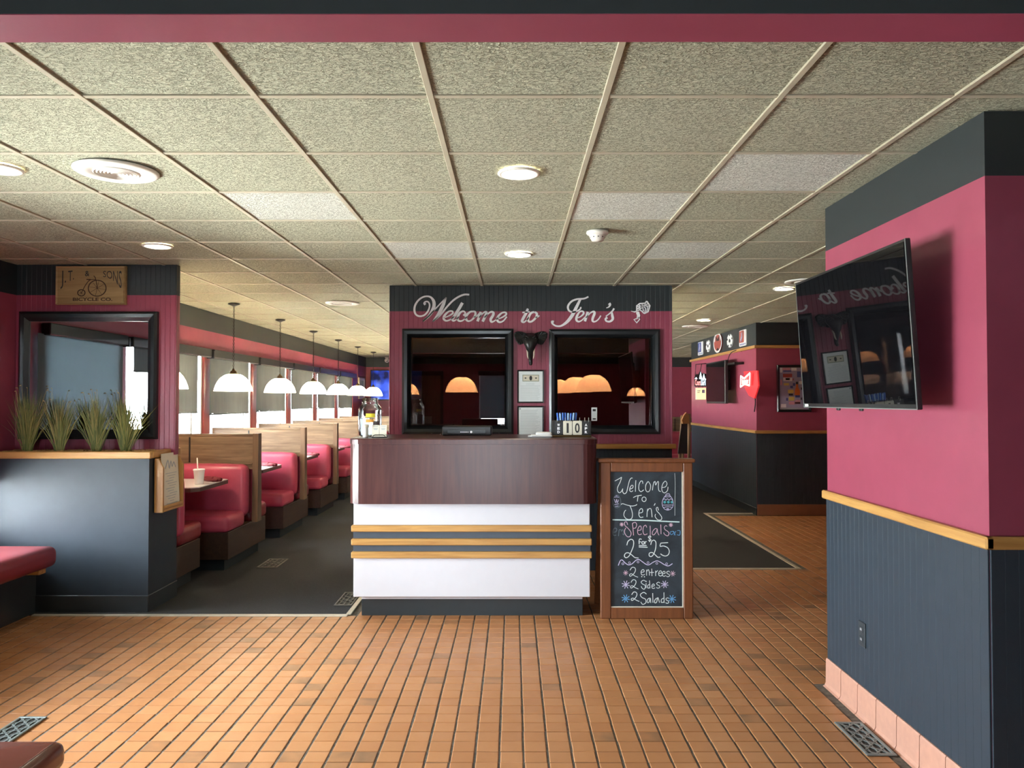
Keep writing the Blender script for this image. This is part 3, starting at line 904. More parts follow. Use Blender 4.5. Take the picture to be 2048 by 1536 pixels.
for k in (0, 1):
    a = hx0 + (hx1 - hx0) * 0.5 * k; b = a + (hx1 - hx0) * 0.48
    fc = lambda u, v, d: (u, hy + 0.012 + (v - ST) * 0.25 - d, v)
    c = MB().prism([(a, ST + 0.006), (b, ST + 0.006), (b, ST + 0.09), (a, ST + 0.09)], fc, 0, 0.003).build('card', 'paper_cream', hold)
    q = MB()
    for j, (zz, f0) in enumerate(((0.078, 0.15), (0.064, 0.2), (0.056, 0.25))):
        q.prism([(a + (b - a) * f0, ST + zz), (b - (b - a) * f0, ST + zz), (b - (b - a) * f0, ST + zz + 0.005), (a + (b - a) * f0, ST + zz + 0.005)], fc, 0.0032, 0.0036)
    q.build('print', 'print_grey', c)
# terminal
tx0, tx1, ty = T(884, 5.95), T(983, 5.95), 5.95
tz = ST + 0.072
term = thing('order_terminal', 'low black order terminal lying on the host stand', 'terminal', ((tx0 + tx1) / 2, ty, ST))
MB().box(tx0, tx1, ty, ty + 0.2, ST, tz, b=0.008).build('housing', 'metal_black', term)
MB().box(tx0 + 0.04, tx1 - 0.045, ty - 0.004, ty + 0.004, ST + 0.012, ST + 0.044, b=0.002).build('back_plate', 'black_frame', term)
q = MB()
for k in range(6): q.box(tx0 + 0.14 + k * 0.011, tx0 + 0.146 + k * 0.011, ty - 0.0052, ty - 0.004, ST + 0.024, ST + 0.031)
q.lathe([(0.0, 0), (0.009, 0)], 0, 0, 12); k0 = len(q.v) - 24
q.xform(Matrix.Translation((tx0 + 0.222, ty - 0.0055, ST + 0.028)) @ Matrix.Rotation(PI / 2, 4, 'X'), k0)
q.build('print', 'white_vinyl', term)
for px in (852, 872, 995, 1015):
    x_ = T(px, 5.7)
    tag(MB().lathe([(0.006, 0), (0.006, 0.012), (0.004, 0.016), (0.0, 0.016)], x_, 6.1, 10, z=ST).build('counter_peg', 'glass_jar'), 'small clear peg on the host stand, %s' % {852: 'far left of the terminal', 872: 'left beside the terminal', 995: 'right beside the terminal', 1015: 'far right of the terminal'}[px], 'peg', 'clear pegs on the host stand')
# folded cloth
q = MB()
cx0, cx1 = T(1056, 5.72), T(1104, 5.72)
q.rbox(cx0 + 0.02, cx1, 5.68, 5.80, ST, ST + 0.018, 0.009, 4)
q.rbox(cx0 + 0.06, cx1 - 0.004, 5.69, 5.79, ST + 0.016, ST + 0.034, 0.009, 4, 0.004)
q.rbox(cx0, cx0 + 0.07, 5.69, 5.76, ST, ST + 0.012, 0.006, 3)
tag(q.build('folded_towel', 'foam_white'), 'crumpled white paper towels beside the block calendar', 'towel')
# pens
px0, px1, pyy = T(1117, 5.93), T(1150, 5.93), 5.93
cup = thing('pen_box', 'clear box of blue pens behind the block calendar', 'pen box', ((px0 + px1) / 2, pyy, ST))
q = MB()
for a in ((px0, px1, pyy - 0.03, pyy - 0.027), (px0, px1, pyy + 0.027, pyy + 0.03), (px0, px0 + 0.003, pyy - 0.027, pyy + 0.027), (px1 - 0.003, px1, pyy - 0.027, pyy + 0.027)): q.box(*a, ST, ST + 0.12)
q.box(px0, px1, pyy - 0.03, pyy + 0.03, ST, ST + 0.003)
q.build('box', 'glass_jar', cup)
for k in range(16):
    a = px0 + 0.008 + (px1 - px0 - 0.016) * (k % 8) / 7; y_ = pyy - 0.014 + 0.028 * (k // 8)
    dx = (k % 8 - 3.5) * 0.005
    q = MB().tube([(a, y_, ST + 0.004), (a + dx, y_ + random.uniform(-.008, .008), ST + 0.165 + random.uniform(0, .012))], 0.0062, 8)
    q.build('pen', 'pen_pale' if k in (1, 4, 6, 10, 13) else 'pen_blue', cup)
# block calendar
kx0, kx1, ky = T(1105, 5.72), T(1183, 5.72), 5.72
kz = ST + 0.122
cal = thing('flip_calendar', 'dark flip calendar reading WED 10 APR on the host stand', 'calendar', ((kx0 + kx1) / 2, ky, ST))
W_ = kx1 - kx0
MB().box(kx0, kx1, ky, ky + 0.06, ST, ST + 0.012, b=0.003).build('base', 'brass_old', cal)
MB().box(kx0, kx1, ky + 0.012, ky + 0.02, ST + 0.012, kz, b=0.003).build('backboard', 'metal_dark', cal)
fk = lambda u, v, d: (u, ky + 0.012 - d, v)
for (a, b, txt, m1, m2) in ((0.06, 0.255, 'WED', 'metal_black', 'white_vinyl'), (0.275, 0.505, '1', 'paper_cream', 'print_dark'), (0.52, 0.755, '0', 'paper_cream', 'print_dark'), (0.775, 0.95, 'APR', 'metal_black', 'white_vinyl')):
    u0, u1 = kx0 + a * W_, kx0 + b * W_
    c = MB().prism(rrect(u0, u1, ST + 0.016, kz - 0.004, 0.006, 3), fk, 0.0, 0.004).build('flip_card', m1, cal)
    q = MB()
    if len(txt) == 1:
        cxm = (u0 + u1) / 2; hw = (u1 - u0) * (0.12 if txt == '1' else 0.26)
        put_text(q, txt, fk, cxm - hw, cxm + hw, ST + 0.03, kz - 0.02, 0.0046, 0.02)
    else:
        for j, ch in enumerate(txt):
            cxm = (u0 + u1) / 2; zc = kz - 0.034 - j * 0.026
            put_text(q, ch, fk, cxm - 0.0095, cxm + 0.0095, zc - 0.0095, zc + 0.0095, 0.0046, 0.05)
    q.build('print', m2, c)
for k in range(6):
    u = kx0 + W_ * (0.12, 0.33, 0.45, 0.7, 0.83, 0.93)[k]
    MB().tube([(u, ky + 0.008 + 0.012 * math.cos(t), kz + 0.004 + 0.016 * math.sin(t)) for t in [PI * 2 * i / 10 for i in range(11)]], 0.0016, 5).build('ring', 'aluminium', cal)

# ------------------------------------------------------------------ partition wall decorations
def stroke_group(strokes, fn, parent, mat, nm, d0=0.0005, d1=0.004, sub=7):
    for st in strokes:
        m = MB()
        for pts in st: m.ribbon(crom(pts, sub), fn, d0, d1)
        m.build(nm, mat, parent, recalc=False)
def mk(ox, oy, sc, yy=WY):
    def fn(u, v, d):
        p = at_y(ox + u / sc, oy + v / sc, yy); return (p.x, yy - d, p.z)
    return fn
lz = at_y(1000, 640, WY)
let = thing('wall_lettering', 'white script lettering Welcome to Jen\'s on the partition', 'lettering', (lz.x, WY, lz.z))
fA = mk(815, 580, 9.752)
w1 = [
 [[(352, 285, 46), (330, 262, 44), (348, 232, 30), (395, 228, 28), (428, 270, 30), (428, 340, 32), (392, 425, 34), (325, 492, 32), (235, 512, 34), (165, 478, 36), (136, 400, 40), (150, 300, 38), (215, 200, 36), (305, 138, 32), (398, 124, 32), (466, 152, 40), (512, 225, 60), (515, 320, 66), (474, 425, 64), (400, 525, 46), (300, 612, 26)],
  [(300, 612, 24), (420, 505, 24), (560, 352, 24), (668, 240, 26), (760, 148, 26)], [(752, 152, 26), (692, 300, 66), (604, 475, 62), (492, 616, 26)],
  [(492, 616, 26), (640, 492, 32), (760, 342, 34), (880, 215, 36), (1000, 132, 36), (1110, 90, 36), (1205, 92, 34)]],
 [[(706, 545, 22), (800, 508, 24), (880, 458, 34), (872, 415, 32), (805, 420, 30), (730, 490, 46), (708, 560, 46), (752, 600, 34), (830, 580, 28), (905, 520, 24)]],
 [[(1072, 250, 58), (1000, 375, 58), (915, 510, 56), (876, 575, 48), (900, 602, 32), (950, 578, 26), (1005, 520, 22)]],
 [[(1098, 505, 50), (1128, 452, 34), (1090, 415, 30), (1025, 445, 42), (980, 530, 48), (990, 592, 40), (1045, 606, 32), (1110, 572, 26), (1165, 515, 22)]],
 [[(1292, 420, 30), (1225, 428, 36), (1158, 490, 48), (1142, 565, 48), (1188, 608, 34), (1262, 576, 34), (1322, 492, 44), (1320, 432, 40), (1280, 416, 30)], [(1300, 528, 30), (1350, 510, 24), (1400, 455, 22)]],
 [[(1430, 428, 50), (1402, 515, 54), (1366, 612, 52)], [(1395, 540, 22), (1465, 460, 28), (1520, 428, 36), (1540, 452, 50), (1505, 535, 54), (1466, 616, 52)], [(1500, 540, 22), (1570, 465, 28), (1632, 428, 36), (1676, 446, 48), (1664, 502, 52), (1622, 572, 50), (1640, 622, 38), (1700, 600, 26), (1765, 535, 22)]],
 [[(1752, 572, 22), (1850, 532, 26), (1922, 480, 36), (1912, 440, 34), (1845, 446, 32), (1772, 514, 46), (1750, 586, 48), (1795, 628, 36), (1870, 602, 28), (1936, 520, 28)]]]
stroke_group(w1, fA, let, 'white_vinyl', 'letter')
fB2 = mk(1020, 580, 6.827)
w2 = [
 [[(245, 255, 30), (214, 325, 38), (176, 395, 38), (164, 428, 32), (190, 440, 22), (228, 412, 18), (258, 372, 16)], [(168, 308, 18), (270, 298, 20)]],
 [[(332, 300, 24), (285, 318, 30), (248, 385, 34), (256, 430, 28), (300, 428, 26), (352, 378, 30), (366, 325, 32), (336, 300, 24)], [(345, 372, 20), (375, 370, 18), (400, 350, 16)]],
 [[(1070, 92, 22), (1010, 118, 22), (915, 126, 24), (838, 158, 26), (792, 222, 28), (806, 282, 24), (862, 302, 20), (925, 284, 20), (964, 252, 20), (962, 232, 20)],
  [(962, 122, 30), (905, 238, 42), (850, 345, 46), (782, 432, 40), (702, 488, 26), (632, 492, 22), (582, 462, 22), (572, 432, 26), (598, 436, 34)]],
 [[(916, 384, 14), (965, 362, 18), (1004, 322, 26), (992, 292, 22), (950, 300, 22), (912, 362, 32), (908, 412, 30), (940, 432, 22), (985, 410, 18), (1024, 368, 14)]],
 [[(1062, 298, 34), (1044, 362, 36), (1022, 428, 34)], [(1040, 378, 14), (1092, 318, 18), (1138, 296, 26), (1154, 318, 34), (1130, 384, 34), (1128, 424, 26), (1160, 432, 20), (1205, 402, 18), (1240, 350, 16)]],
 [[(1352, 182, 36), (1366, 202, 30), (1348, 232, 18), (1314, 246, 10)]],
 [[(1308, 360, 14), (1360, 322, 18), (1400, 284, 22), (1420, 252, 24)], [(1388, 298, 22), (1396, 348, 34), (1402, 396, 34), (1364, 430, 26), (1316, 424, 24), (1304, 394, 26), (1330, 376, 30)]]]
stroke_group(w2, fB2, let, 'white_vinyl', 'letter')
ez = at_y(1281, 645, WY)
emb = thing('elephant_emblem', 'small white line-art elephant emblem after the script lettering', 'emblem', (ez.x, WY, ez.z))
def poly(l, w_): return [(a, b, w_) for a, b in l]
m = MB()
for pts in ([(1650, 288, 4), (1700, 300, 16), (1770, 272, 12)], poly([(1730, 300), (1730, 215), (1770, 186), (1842, 182), (1866, 152)], 18), poly([(1866, 152), (1910, 216), (1885, 296), (1832, 322)], 18),
            poly([(1832, 322), (1800, 290), (1762, 262)], 16), [(1740, 300, 44), (1756, 350, 42), (1746, 385, 38)], poly([(1746, 385), (1692, 404), (1730, 448), (1770, 400), (1750, 372)], 16),
            poly([(1842, 184), (1880, 240), (1862, 300)], 14), poly([(1800, 200), (1850, 250), (1840, 312)], 14), poly([(1760, 205), (1810, 232), (1822, 290)], 14), poly([(1735, 225), (1790, 225), (1880, 190)], 14), poly([(1775, 262), (1840, 215), (1900, 220)], 12), poly([(1740, 260), (1765, 240), (1790, 255)], 20)):
    m.ribbon(pts, fB2, 0.0005, 0.004)
m.build('line_art', 'white_vinyl', emb, recalc=False)

# elephant head
ec = at_y(1061, 690, WY)
ele = thing('elephant_sculpture', 'dark bronze elephant head sculpture mounted between the tinted windows', 'sculpture', (ec.x, WY, ec.z))
def E(px, py, d): 
    p = at_y(px, py, WY); return Vector((p.x, WY - d, p.z))
s1 = 0.00457
m = MB()
cen = [E(1061, 667, .03), E(1061, 673, .05), E(1061, 680, .075), E(1060.6, 687, .09), E(1060.3, 694, .10), E(1060.2, 701, .098), E(1060.3, 708, .09), E(1060.6, 715, .08), E(1061, 722, .07), E(1061, 727, .075), E(1061, 730, .085)]
rad = [(.030, .03), (.062, .05), (.075, .065), (.066, .062), (.048, .05), (.034, .038), (.026, .028), (.021, .022), (.0175, .018), (.017, .017), (.013, .013)]
n = 16; vs = []
for i, (c, (rx, ry)) in enumerate(zip(cen, rad)):
    rip = 1 + (0.05 if i % 2 and i > 4 else 0)
    for k in range(n):
        a = 2 * PI * k / n
        vs.append((c.x + rx * rip * math.cos(a), c.y + ry * rip * math.sin(a), c.z + (0.008 * math.sin(a) if i > 2 else 0)))
fs = [(j * n + k, j * n + (k + 1) % n, (j + 1) * n + (k + 1) % n, (j + 1) * n + k) for j in range(len(cen) - 1) for k in range(n)] + [tuple(range(n)), tuple(range((len(cen) - 1) * n, len(cen) * n))]
m.add(vs, fs, True)
for sx in (-1, 1):
    c = E(1061 + sx * 9.5, 679, 0.115); k0 = len(m.v)
    m.lathe([(0.0, -0.008), (0.009, -0.004), (0.011, 0), (0.009, 0.005), (0.0, 0.009)], c.x, c.y, 10, z=c.z)
    m.tube([E(1061 + sx * 14, 676, .10), E(1061 + sx * 9, 674, .125), E(1061 + sx * 4, 678, .13)], [.006, .008, .005], 6)
m.build('head', 'bronze', ele)
for sx in (-1, 1):
    out = [(1061 + sx * 8, 668), (1061 + sx * 18, 664.5), (1061 + sx * 26, 664), (1061 + sx * 33, 668), (1061 + sx * 32, 676), (1061 + sx * 28, 684), (1061 + sx * 23, 690), (1061 + sx * 16, 689), (1061 + sx * 11, 684), (1061 + sx * 8, 676)]
    nr = 5; nn = len(out) ; vs = []
    c0 = (1061 + sx * 14, 675)
    ring = crom(out + [out[0]], 4)[:-1]; nn = len(ring)
    for side in (0, 1):
        for r_ in range(nr + 1):
            t = r_ / nr
            for k, (u, v) in enumerate(ring):
                dep = 0.045 + 0.02 * t * t + (0.006 * math.sin(k * 1.9) * t) - side * 0.012
                vs.append(E(c0[0] + (u - c0[0]) * t, c0[1] + (v - c0[1]) * t, dep))
    fs = []
    for side in (0, 1):
        b0 = side * (nr + 1) * nn
        for r_ in range(nr):
            for k in range(nn):
                a, b = b0 + r_ * nn + k, b0 + r_ * nn + (k + 1) % nn
                fs.append((a, b, b + nn, a + nn))
    for k in range(nn):
        a, b = nr * nn + k, nr * nn + (k + 1) % nn; o2 = (nr + 1) * nn
        fs.append((a, b, b + o2, a + o2))
    MB().add(vs, fs, True).build('ear', 'bronze', ele)
    x_ = 1061 + sx * 6.4
    MB().tube(crom([E(x_ - sx * -0.4, 699, .10), E(x_, 707, .115), E(x_ - sx * .3, 714, .125), E(x_ - sx * 1.6, 719, .135)], 4), [.009, .0088, .0085, .008, .008, .0075, .0075, .007, .007, .006, .005, .004, .003], 8).build('tusk', 'ivory', ele)
MB().box(ec.x - 0.05, ec.x + 0.05, WY - 0.04, WY, ec.z - 0.01, ec.z + 0.10, b=0.01).build('mount', 'bronze', ele)

# framed papers
def framed(name, label, cat, fn, u0, u1, v0, v1, fw, mat_f, mat_p, dep=0.018):
    c = fn((u0 + u1) / 2, v0, 0)
    r = thing(name, label, cat, c)
    m = MB(); frame_ring(m, u0, u1, v0, v1, fw, fn, 0.0, dep, dep * 0.6); m.build('frame', mat_f, r)
    p = MB().prism([(u0 + fw * .8, v0 + fw * .8), (u1 - fw * .8, v0 + fw * .8), (u1 - fw * .8, v1 - fw * .8), (u0 + fw * .8, v1 - fw * .8)], fn, 0.001, dep * 0.5).build('sheet', mat_p, r)
    return r, p
def bar(q, fn, u0, u1, v0, v1, d): q.prism([(u0, v0), (u1, v0), (u1, v1), (u0, v1)], fn, d, d + 0.0006)
(u0, v1), (u1, v0) = P(1034.5, 740), P(1088, 806)
r, p = framed('certificate', 'black framed paper with a dollar bill above typed lines', 'framed paper', fY, u0, u1, v0, v1, 0.013, 'black_frame', 'paper')
q = MB(); a, t = P(1045, 749.5); b, s_ = P(1078, 763)
bar(q, fY, a, b, s_, t, 0.0095); q.build('bill', 'print_green', p)
q = MB(); bar(q, fY, a + .006, b - .006, s_ + .006, t - .006, 0.0102); q.build('bill_field', 'paper_cream', p)
q = MB(); cx = (a + b) / 2; cz = (s_ + t) / 2
q.prism([(cx + 0.013 * math.cos(k * PI / 8), cz + 0.022 * math.sin(k * PI / 8)) for k in range(16)], fY, 0.0108, 0.0114)
for dx in (-.048, .048): q.prism([(cx + dx + 0.009 * math.cos(k * PI / 5), cz + 0.006 * math.sin(k * PI / 5)) for k in range(10)], fY, 0.0108, 0.0114)
q.build('bill_portrait_oval', 'print_dark', p)['kind'] = 'stuff'
q = MB()
for k in range(15): bar(q, fY, u0 + .03 + (.05 if k < 2 else 0), u1 - .03 - (.05 if k < 2 else 0) - random.uniform(0, .03), s_ - .02 - k * .0105, s_ - .0185 - k * .0105, 0.0095)
q.build('typed_lines', 'print_grey', p)
(u0, v1), (u1, v0) = P(1034.5, 812), P(1087.5, 884)
r, p = framed('notice', 'black framed notice sheet partly hidden by the host stand', 'framed paper', fY, u0, u1, v0, v1, 0.013, 'black_frame', 'paper')
q = MB()
for k in range(22): bar(q, fY, u0 + .03, u1 - .03 - random.uniform(0, .05), v1 - .04 - k * .0105, v1 - .0385 - k * .0105, 0.0095)
q.prism([(u0 + .026 + 0.008 * math.cos(k * PI / 5), v1 - .026 + 0.008 * math.sin(k * PI / 5)) for k in range(10)], fY, 0.0095, 0.0101)
q.build('typed_lines', 'print_grey', p)
# small card behind the right tinted window
(a, t), (b, s_) = P(1184, 815), P(1195.5, 842)
card = tag(MB().box(a, b, WY + 0.052, WY + 0.058, s_, t, b=0.001).build('window_card', 'paper'), 'small white card stuck to the right tinted window', 'card')
ORG[card] = Vector((0, 0, 0))
q = MB(); bar(q, lambda u, v, d: (u, WY + 0.052 - d, v), a + .012, b - .012, t - .035, t - .015, .0004); bar(q, lambda u, v, d: (u, WY + 0.052 - d, v), a + .012, b - .012, s_ + .012, s_ + .024, .0004)
q.build('print', 'print_dark', card)['kind'] = 'stuff'
# small white elephant sticker in the corner of the left window
q = MB(); fS = lambda u, v, d: (at_y(u, v, WY).x, WY + 0.06 - d, at_y(u, v, WY).z)
for pts in (poly([(1002, 842), (1001, 849), (1003, 853)], 1.2), poly([(1003, 845), (1006, 843), (1009, 846), (1008, 851), (1005, 852), (1003, 848)], 1.4)): q.ribbon(pts, fS, 0.0004, 0.0012)
tag(q.build('window_sticker', 'white_vinyl', recalc=False), 'tiny white sticker in the lower corner of the left tinted window', 'sticker')

# ------------------------------------------------------------------ chalkboard sign
SY = 5.57
def S(px, py, y=SY): 
    p = at_y(px, py, y); return p.x, p.z
x0, x1 = S(1201, 1080)[0], S(1386, 1080)[0]
bx0_, bx1_ = S(1222, 1080)[0], S(1367, 1080)[0]
zt, zb = S(1300, 925)[1], 0.0
bz1, bz0 = S(1300, 944)[1], S(1300, 1216)[1]
sign = thing('chalkboard_sign', 'wooden sandwich board with colourful chalk writing beside the host stand', 'chalkboard', ((x0 + x1) / 2, SY, 0))
MB().box(x0, bx0_, SY, SY + 0.035, zb, zt, b=0.006).build('stile', 'sign_wood', sign)
MB().box(bx1_, x1, SY, SY + 0.035, zb, zt, b=0.006).build('stile', 'sign_wood', sign)
MB().box(bx0_, bx1_, SY + 0.001, SY + 0.034, bz1, zt, b=0.005).build('top_rail', 'sign_wood', sign)
MB().box(bx0_, bx1_, SY + 0.001, SY + 0.034, zb, bz0, b=0.005).build('bottom_rail', 'sign_wood', sign)
MB().box(x0 - 0.016, x1 + 0.016, SY - 0.016, SY + 0.10, zt, zt + 0.026, b=0.006).build('cap', 'sign_wood', sign)
brd = MB().box(bx0_ - 0.004, bx1_ + 0.004, SY + 0.016, SY + 0.026, bz0 - 0.004, bz1 + 0.004).build('board', 'chalkboard', sign)
q = MB().box(bx0_ + 0.001, bx1_ - 0.001, SY + 0.008, SY + 0.016, bz0 + 0.001, bz0 + 0.008); q.box(bx1_ - 0.007, bx1_ - 0.001, SY + 0.008, SY + 0.016, bz0 + 0.008, bz1 - 0.001)
q.build('bead', 'paper_cream', sign)
for sx in (x0, x1 - 0.05):
    q = MB().add([(sx + dx, SY + yy + dy, z) for z, yy in ((0, 0.42), (zt - 0.005, 0.055)) for dx, dy in ((0, 0), (0.05, 0), (0.05, 0.03), (0, 0.03))],
          [(0, 1, 2, 3), (4, 5, 6, 7), (0, 1, 5, 4), (1, 2, 6, 5), (2, 3, 7, 6), (3, 0, 4, 7)])
    q.build('rear_leg', 'sign_wood', sign)
q = MB().add([(sx, SY + yy, z) for z, yy in ((0.08, 0.40), (zt - 0.02, 0.075)) for sx in (x0 + 0.05, x1 - 0.05)] + [(sx, SY + yy + .008, z) for z, yy in ((0.08, 0.40), (zt - 0.02, 0.075)) for sx in (x0 + 0.05, x1 - 0.05)], [(0, 1, 3, 2), (4, 5, 7, 6), (0, 1, 5, 4), (2, 3, 7, 6), (0, 2, 6, 4), (1, 3, 7, 5)])
q.build('rear_board', 'chalkboard', sign)
def chalk(mat, strokes, ox, oy, sc, wd, nm='chalk_writing'):
    yy = SY + 0.016
    m = MB()
    for st in strokes:
        pts = [(ox + a / sc, oy + b / sc, 0.85 * wd / sc) for a, b in st]
        if len(pts) > 2: pts = crom(pts, 5)
        m.ribbon(pts, lambda u, v, d: (at_y(u, v, yy).x, yy - d, at_y(u, v, yy).z), 0.0004, 0.0012)
    m.build(nm, mat, brd, recalc=False)['kind'] = 'stuff'
A = (1215, 940, 10.974); Bq = (1215, 1070, 10.239)
def circ(x, y, r, ry=None, n=10): return [(x + r * math.cos(2 * PI * k / n), y + (ry or r) * math.sin(2 * PI * k / n)) for k in range(n + 1)]
def star(x, y, r, n=4): return [[(x + r * math.cos(a), y + r * math.sin(a)), (x - r * math.cos(a), y - r * math.sin(a))] for a in [PI * (k + 0.35) / n for k in range(n)]]
def egg(x, y, rx, ry): return [(x + rx * math.cos(t) * (1 + 0.12 * math.sin(t)), y + ry * math.sin(t)) for t in [2 * PI * k / 14 for k in range(15)]]
chalk('chalk_white', [
 [(160, 240), (230, 205), (310, 158)], [(310, 158), (280, 260), (222, 380), (222, 460), (262, 500), (305, 470), (335, 410), (330, 470), (365, 520), (415, 490), (445, 380), (480, 240), (520, 178), (550, 180)],
 [(490, 420), (550, 395), (560, 345), (525, 340), (490, 400), (490, 455), (525, 475), (560, 450)], [(622, 225), (615, 350), (612, 475)],
 [(775, 300), (765, 245), (725, 250), (690, 330), (690, 430), (735, 475), (795, 435)], [(885, 255), (840, 330), (840, 440), (885, 480), (930, 440), (945, 340), (905, 265), (885, 255)],
 [(985, 445), (1000, 340), (1020, 255)], [(1010, 290), (1045, 250), (1055, 330), (1095, 260), (1120, 265), (1115, 370), (1130, 455), (1170, 470)],
 [(1190, 385), (1270, 370), (1305, 300), (1270, 245), (1215, 300), (1190, 400), (1210, 480), (1260, 500), (1315, 450), (1328, 370)],
 [(565, 605), (640, 570), (750, 552)], [(672, 570), (662, 630), (655, 690)], circ(802, 642, 46, 50),
 [(300, 760), (330, 738), (430, 770), (540, 790), (630, 770), (640, 750)], [(495, 790), (530, 880), (548, 980), (530, 1060), (470, 1085), (400, 1060), (358, 990), (375, 910), (405, 880)],
 [(690, 945), (765, 925), (765, 860), (730, 850), (695, 900), (690, 990), (725, 1040), (785, 1030)], [(865, 1030), (870, 930), (880, 850)], [(870, 920), (910, 850), (955, 855), (970, 940), (978, 1035)],
 [(1045, 730), (1035, 760), (1018, 778)], [(1120, 885), (1100, 820), (1070, 840), (1085, 900), (1140, 960), (1190, 1040), (1170, 1095), (1100, 1090), (1045, 1020), (1055, 965)]], *A, 17)
chalk('chalk_mint', [[(110, 1092), (400, 1098), (800, 1104), (1200, 1125), (1580, 1140)]], *A, 30)
chalk('chalk_pink', [[(440, 1200), (420, 1140), (375, 1150), (385, 1220), (450, 1280), (515, 1370), (500, 1450), (440, 1465), (385, 1400), (375, 1330), (400, 1270)],
 [(545, 1170), (560, 1300), (570, 1435)], [(545, 1170), (610, 1150), (640, 1200), (615, 1270), (565, 1280)],
 [(665, 1330), (735, 1310), (735, 1240), (700, 1235), (665, 1300), (665, 1390), (705, 1420), (750, 1400)], [(860, 1260), (835, 1210), (790, 1250), (780, 1350), (810, 1420), (875, 1400)],
 [(935, 1225), (938, 1330), (935, 1440), (915, 1450)], [(1085, 1290), (1040, 1290), (990, 1350), (985, 1410), (1020, 1420), (1075, 1350), (1090, 1290), (1100, 1370), (1130, 1430)],
 [(1168, 1195), (1172, 1300), (1175, 1405)], [(1310, 1240), (1280, 1220), (1245, 1260), (1265, 1310), (1325, 1350), (1350, 1400), (1315, 1445), (1250, 1410), (1235, 1370)]] + star(312, 1195, 45) + star(1390, 1205, 46), *A, 15)
chalk('chalk_faint', [[(115, 1370), (190, 1350), (200, 1290), (150, 1280), (120, 1340), (130, 1430), (190, 1430)], [(240, 1450), (250, 1370), (260, 1310), (310, 1320)], [(300, 1350), (340, 1310), (360, 1420), (330, 1400)]], *A, 14)
chalk('chalk_blue', [[(1370, 1360), (1440, 1345), (1460, 1370), (1400, 1420), (1370, 1370)], [(1440, 1340), (1490, 1430)], [(1500, 1340), (1460, 1430)], [(1530, 1330), (1590, 1335), (1585, 1425), (1525, 1420)]], *A, 11)
chalk('chalk_lilac', [egg(1322, 715, 122, 165)] + [[(1270, 560), (1300, 520), (1350, 520), (1375, 560)], [(1215, 655), (1250, 630), (1280, 660), (1315, 630), (1350, 660), (1390, 630), (1425, 665)], [(1215, 770), (1440, 768)], [(1230, 825), (1320, 805), (1420, 820)], circ(1322, 855, 22, 14), [(1240, 590), (1400, 588)]], *A, 13)
chalk('chalk_teal', [circ(1255, 705, 22), circ(1335, 705, 22), circ(1412, 705, 20), circ(1255, 705, 10), circ(1335, 705, 10), circ(1412, 705, 9)], *A, 16)
chalk('chalk_faint', [egg(205, 690, 88, 140)], *A, 12)
chalk('chalk_lilac', [[(140, 600), (200, 590), (250, 600)], [(150, 640), (180, 720), (200, 640), (215, 720), (245, 650)], [(150, 760), (250, 740)], [(180, 560), (215, 560)], [(170, 800), (240, 790)]], *A, 13)
chalk('chalk_white', [
 [(395, 210), (420, 130), (480, 88), (530, 120), (530, 220), (485, 340), (440, 430), (380, 465), (345, 430), (370, 375), (430, 365), (500, 410), (560, 460), (635, 470)],
 [(885, 200), (905, 130), (950, 105), (990, 150), (985, 270), (950, 380), (900, 440), (855, 425), (860, 370), (920, 360), (980, 410), (1030, 455), (1080, 450)],
 [(1090, 165), (1240, 155)], [(1090, 165), (1078, 230), (1150, 225), (1230, 260), (1265, 330), (1245, 400), (1190, 430), (1130, 415), (1085, 385)],
 [(700, 90), (660, 80), (645, 130), (650, 190)], [(640, 140), (690, 140)], circ(727, 160, 24, 28), [(765, 130), (770, 190)], [(770, 150), (800, 130)], [(640, 218), (800, 216)], [(640, 245), (820, 252)],
 [(895, 45), (865, 20), (835, 45), (865, 75), (890, 100), (865, 125), (835, 100)], [(875, 10), (860, 145)]], *Bq, 19)
chalk('chalk_lilac', [[(220, 625), (260, 530), (300, 512), (360, 570), (430, 612), (500, 590), (580, 520), (640, 500), (710, 545), (790, 600), (850, 610), (930, 560), (1010, 528), (1080, 555), (1170, 610), (1250, 632), (1330, 585)]], *Bq, 18)
chalk('chalk_lilac', [circ(a, b, 20) for a, b in ((315, 590), (450, 568), (625, 552), (830, 565), (1010, 580), (1210, 590))], *Bq, 10)
def two(x, y, s): return [(x + s * a, y + s * b) for a, b in ((0.05, 0.3), (0.25, 0.02), (0.52, 0.05), (0.6, 0.3), (0.42, 0.65), (0.1, 0.9), (0.0, 0.75), (0.2, 0.65), (0.5, 0.85), (0.85, 1.0))]
def ee(x, y, s): return [(x + s * a, y + s * b) for a, b in ((0.02, 0.5), (0.5, 0.4), (0.5, 0.1), (0.25, 0.05), (0.02, 0.4), (0.1, 0.85), (0.4, 0.95), (0.65, 0.8))]
def ss(x, y, s): return [(x + s * a, y + s * b) for a, b in ((0.6, 0.15), (0.35, 0.0), (0.05, 0.2), (0.2, 0.45), (0.5, 0.6), (0.55, 0.85), (0.25, 1.0), (0.0, 0.85))]
chalk('chalk_white', [two(450, 660, 205), ee(685, 705, 120), [(800, 830), (800, 710)], [(800, 750), (835, 708), (855, 760), (858, 828)], [(905, 690), (910, 840)], [(865, 765), (950, 765)], [(985, 840), (985, 730)], [(985, 770), (1030, 725)], ee(1045, 730, 115), ee(1120, 740, 110), ss(1205, 740, 115), circ(702, 852, 5), circ(755, 855, 5)], *Bq, 15)
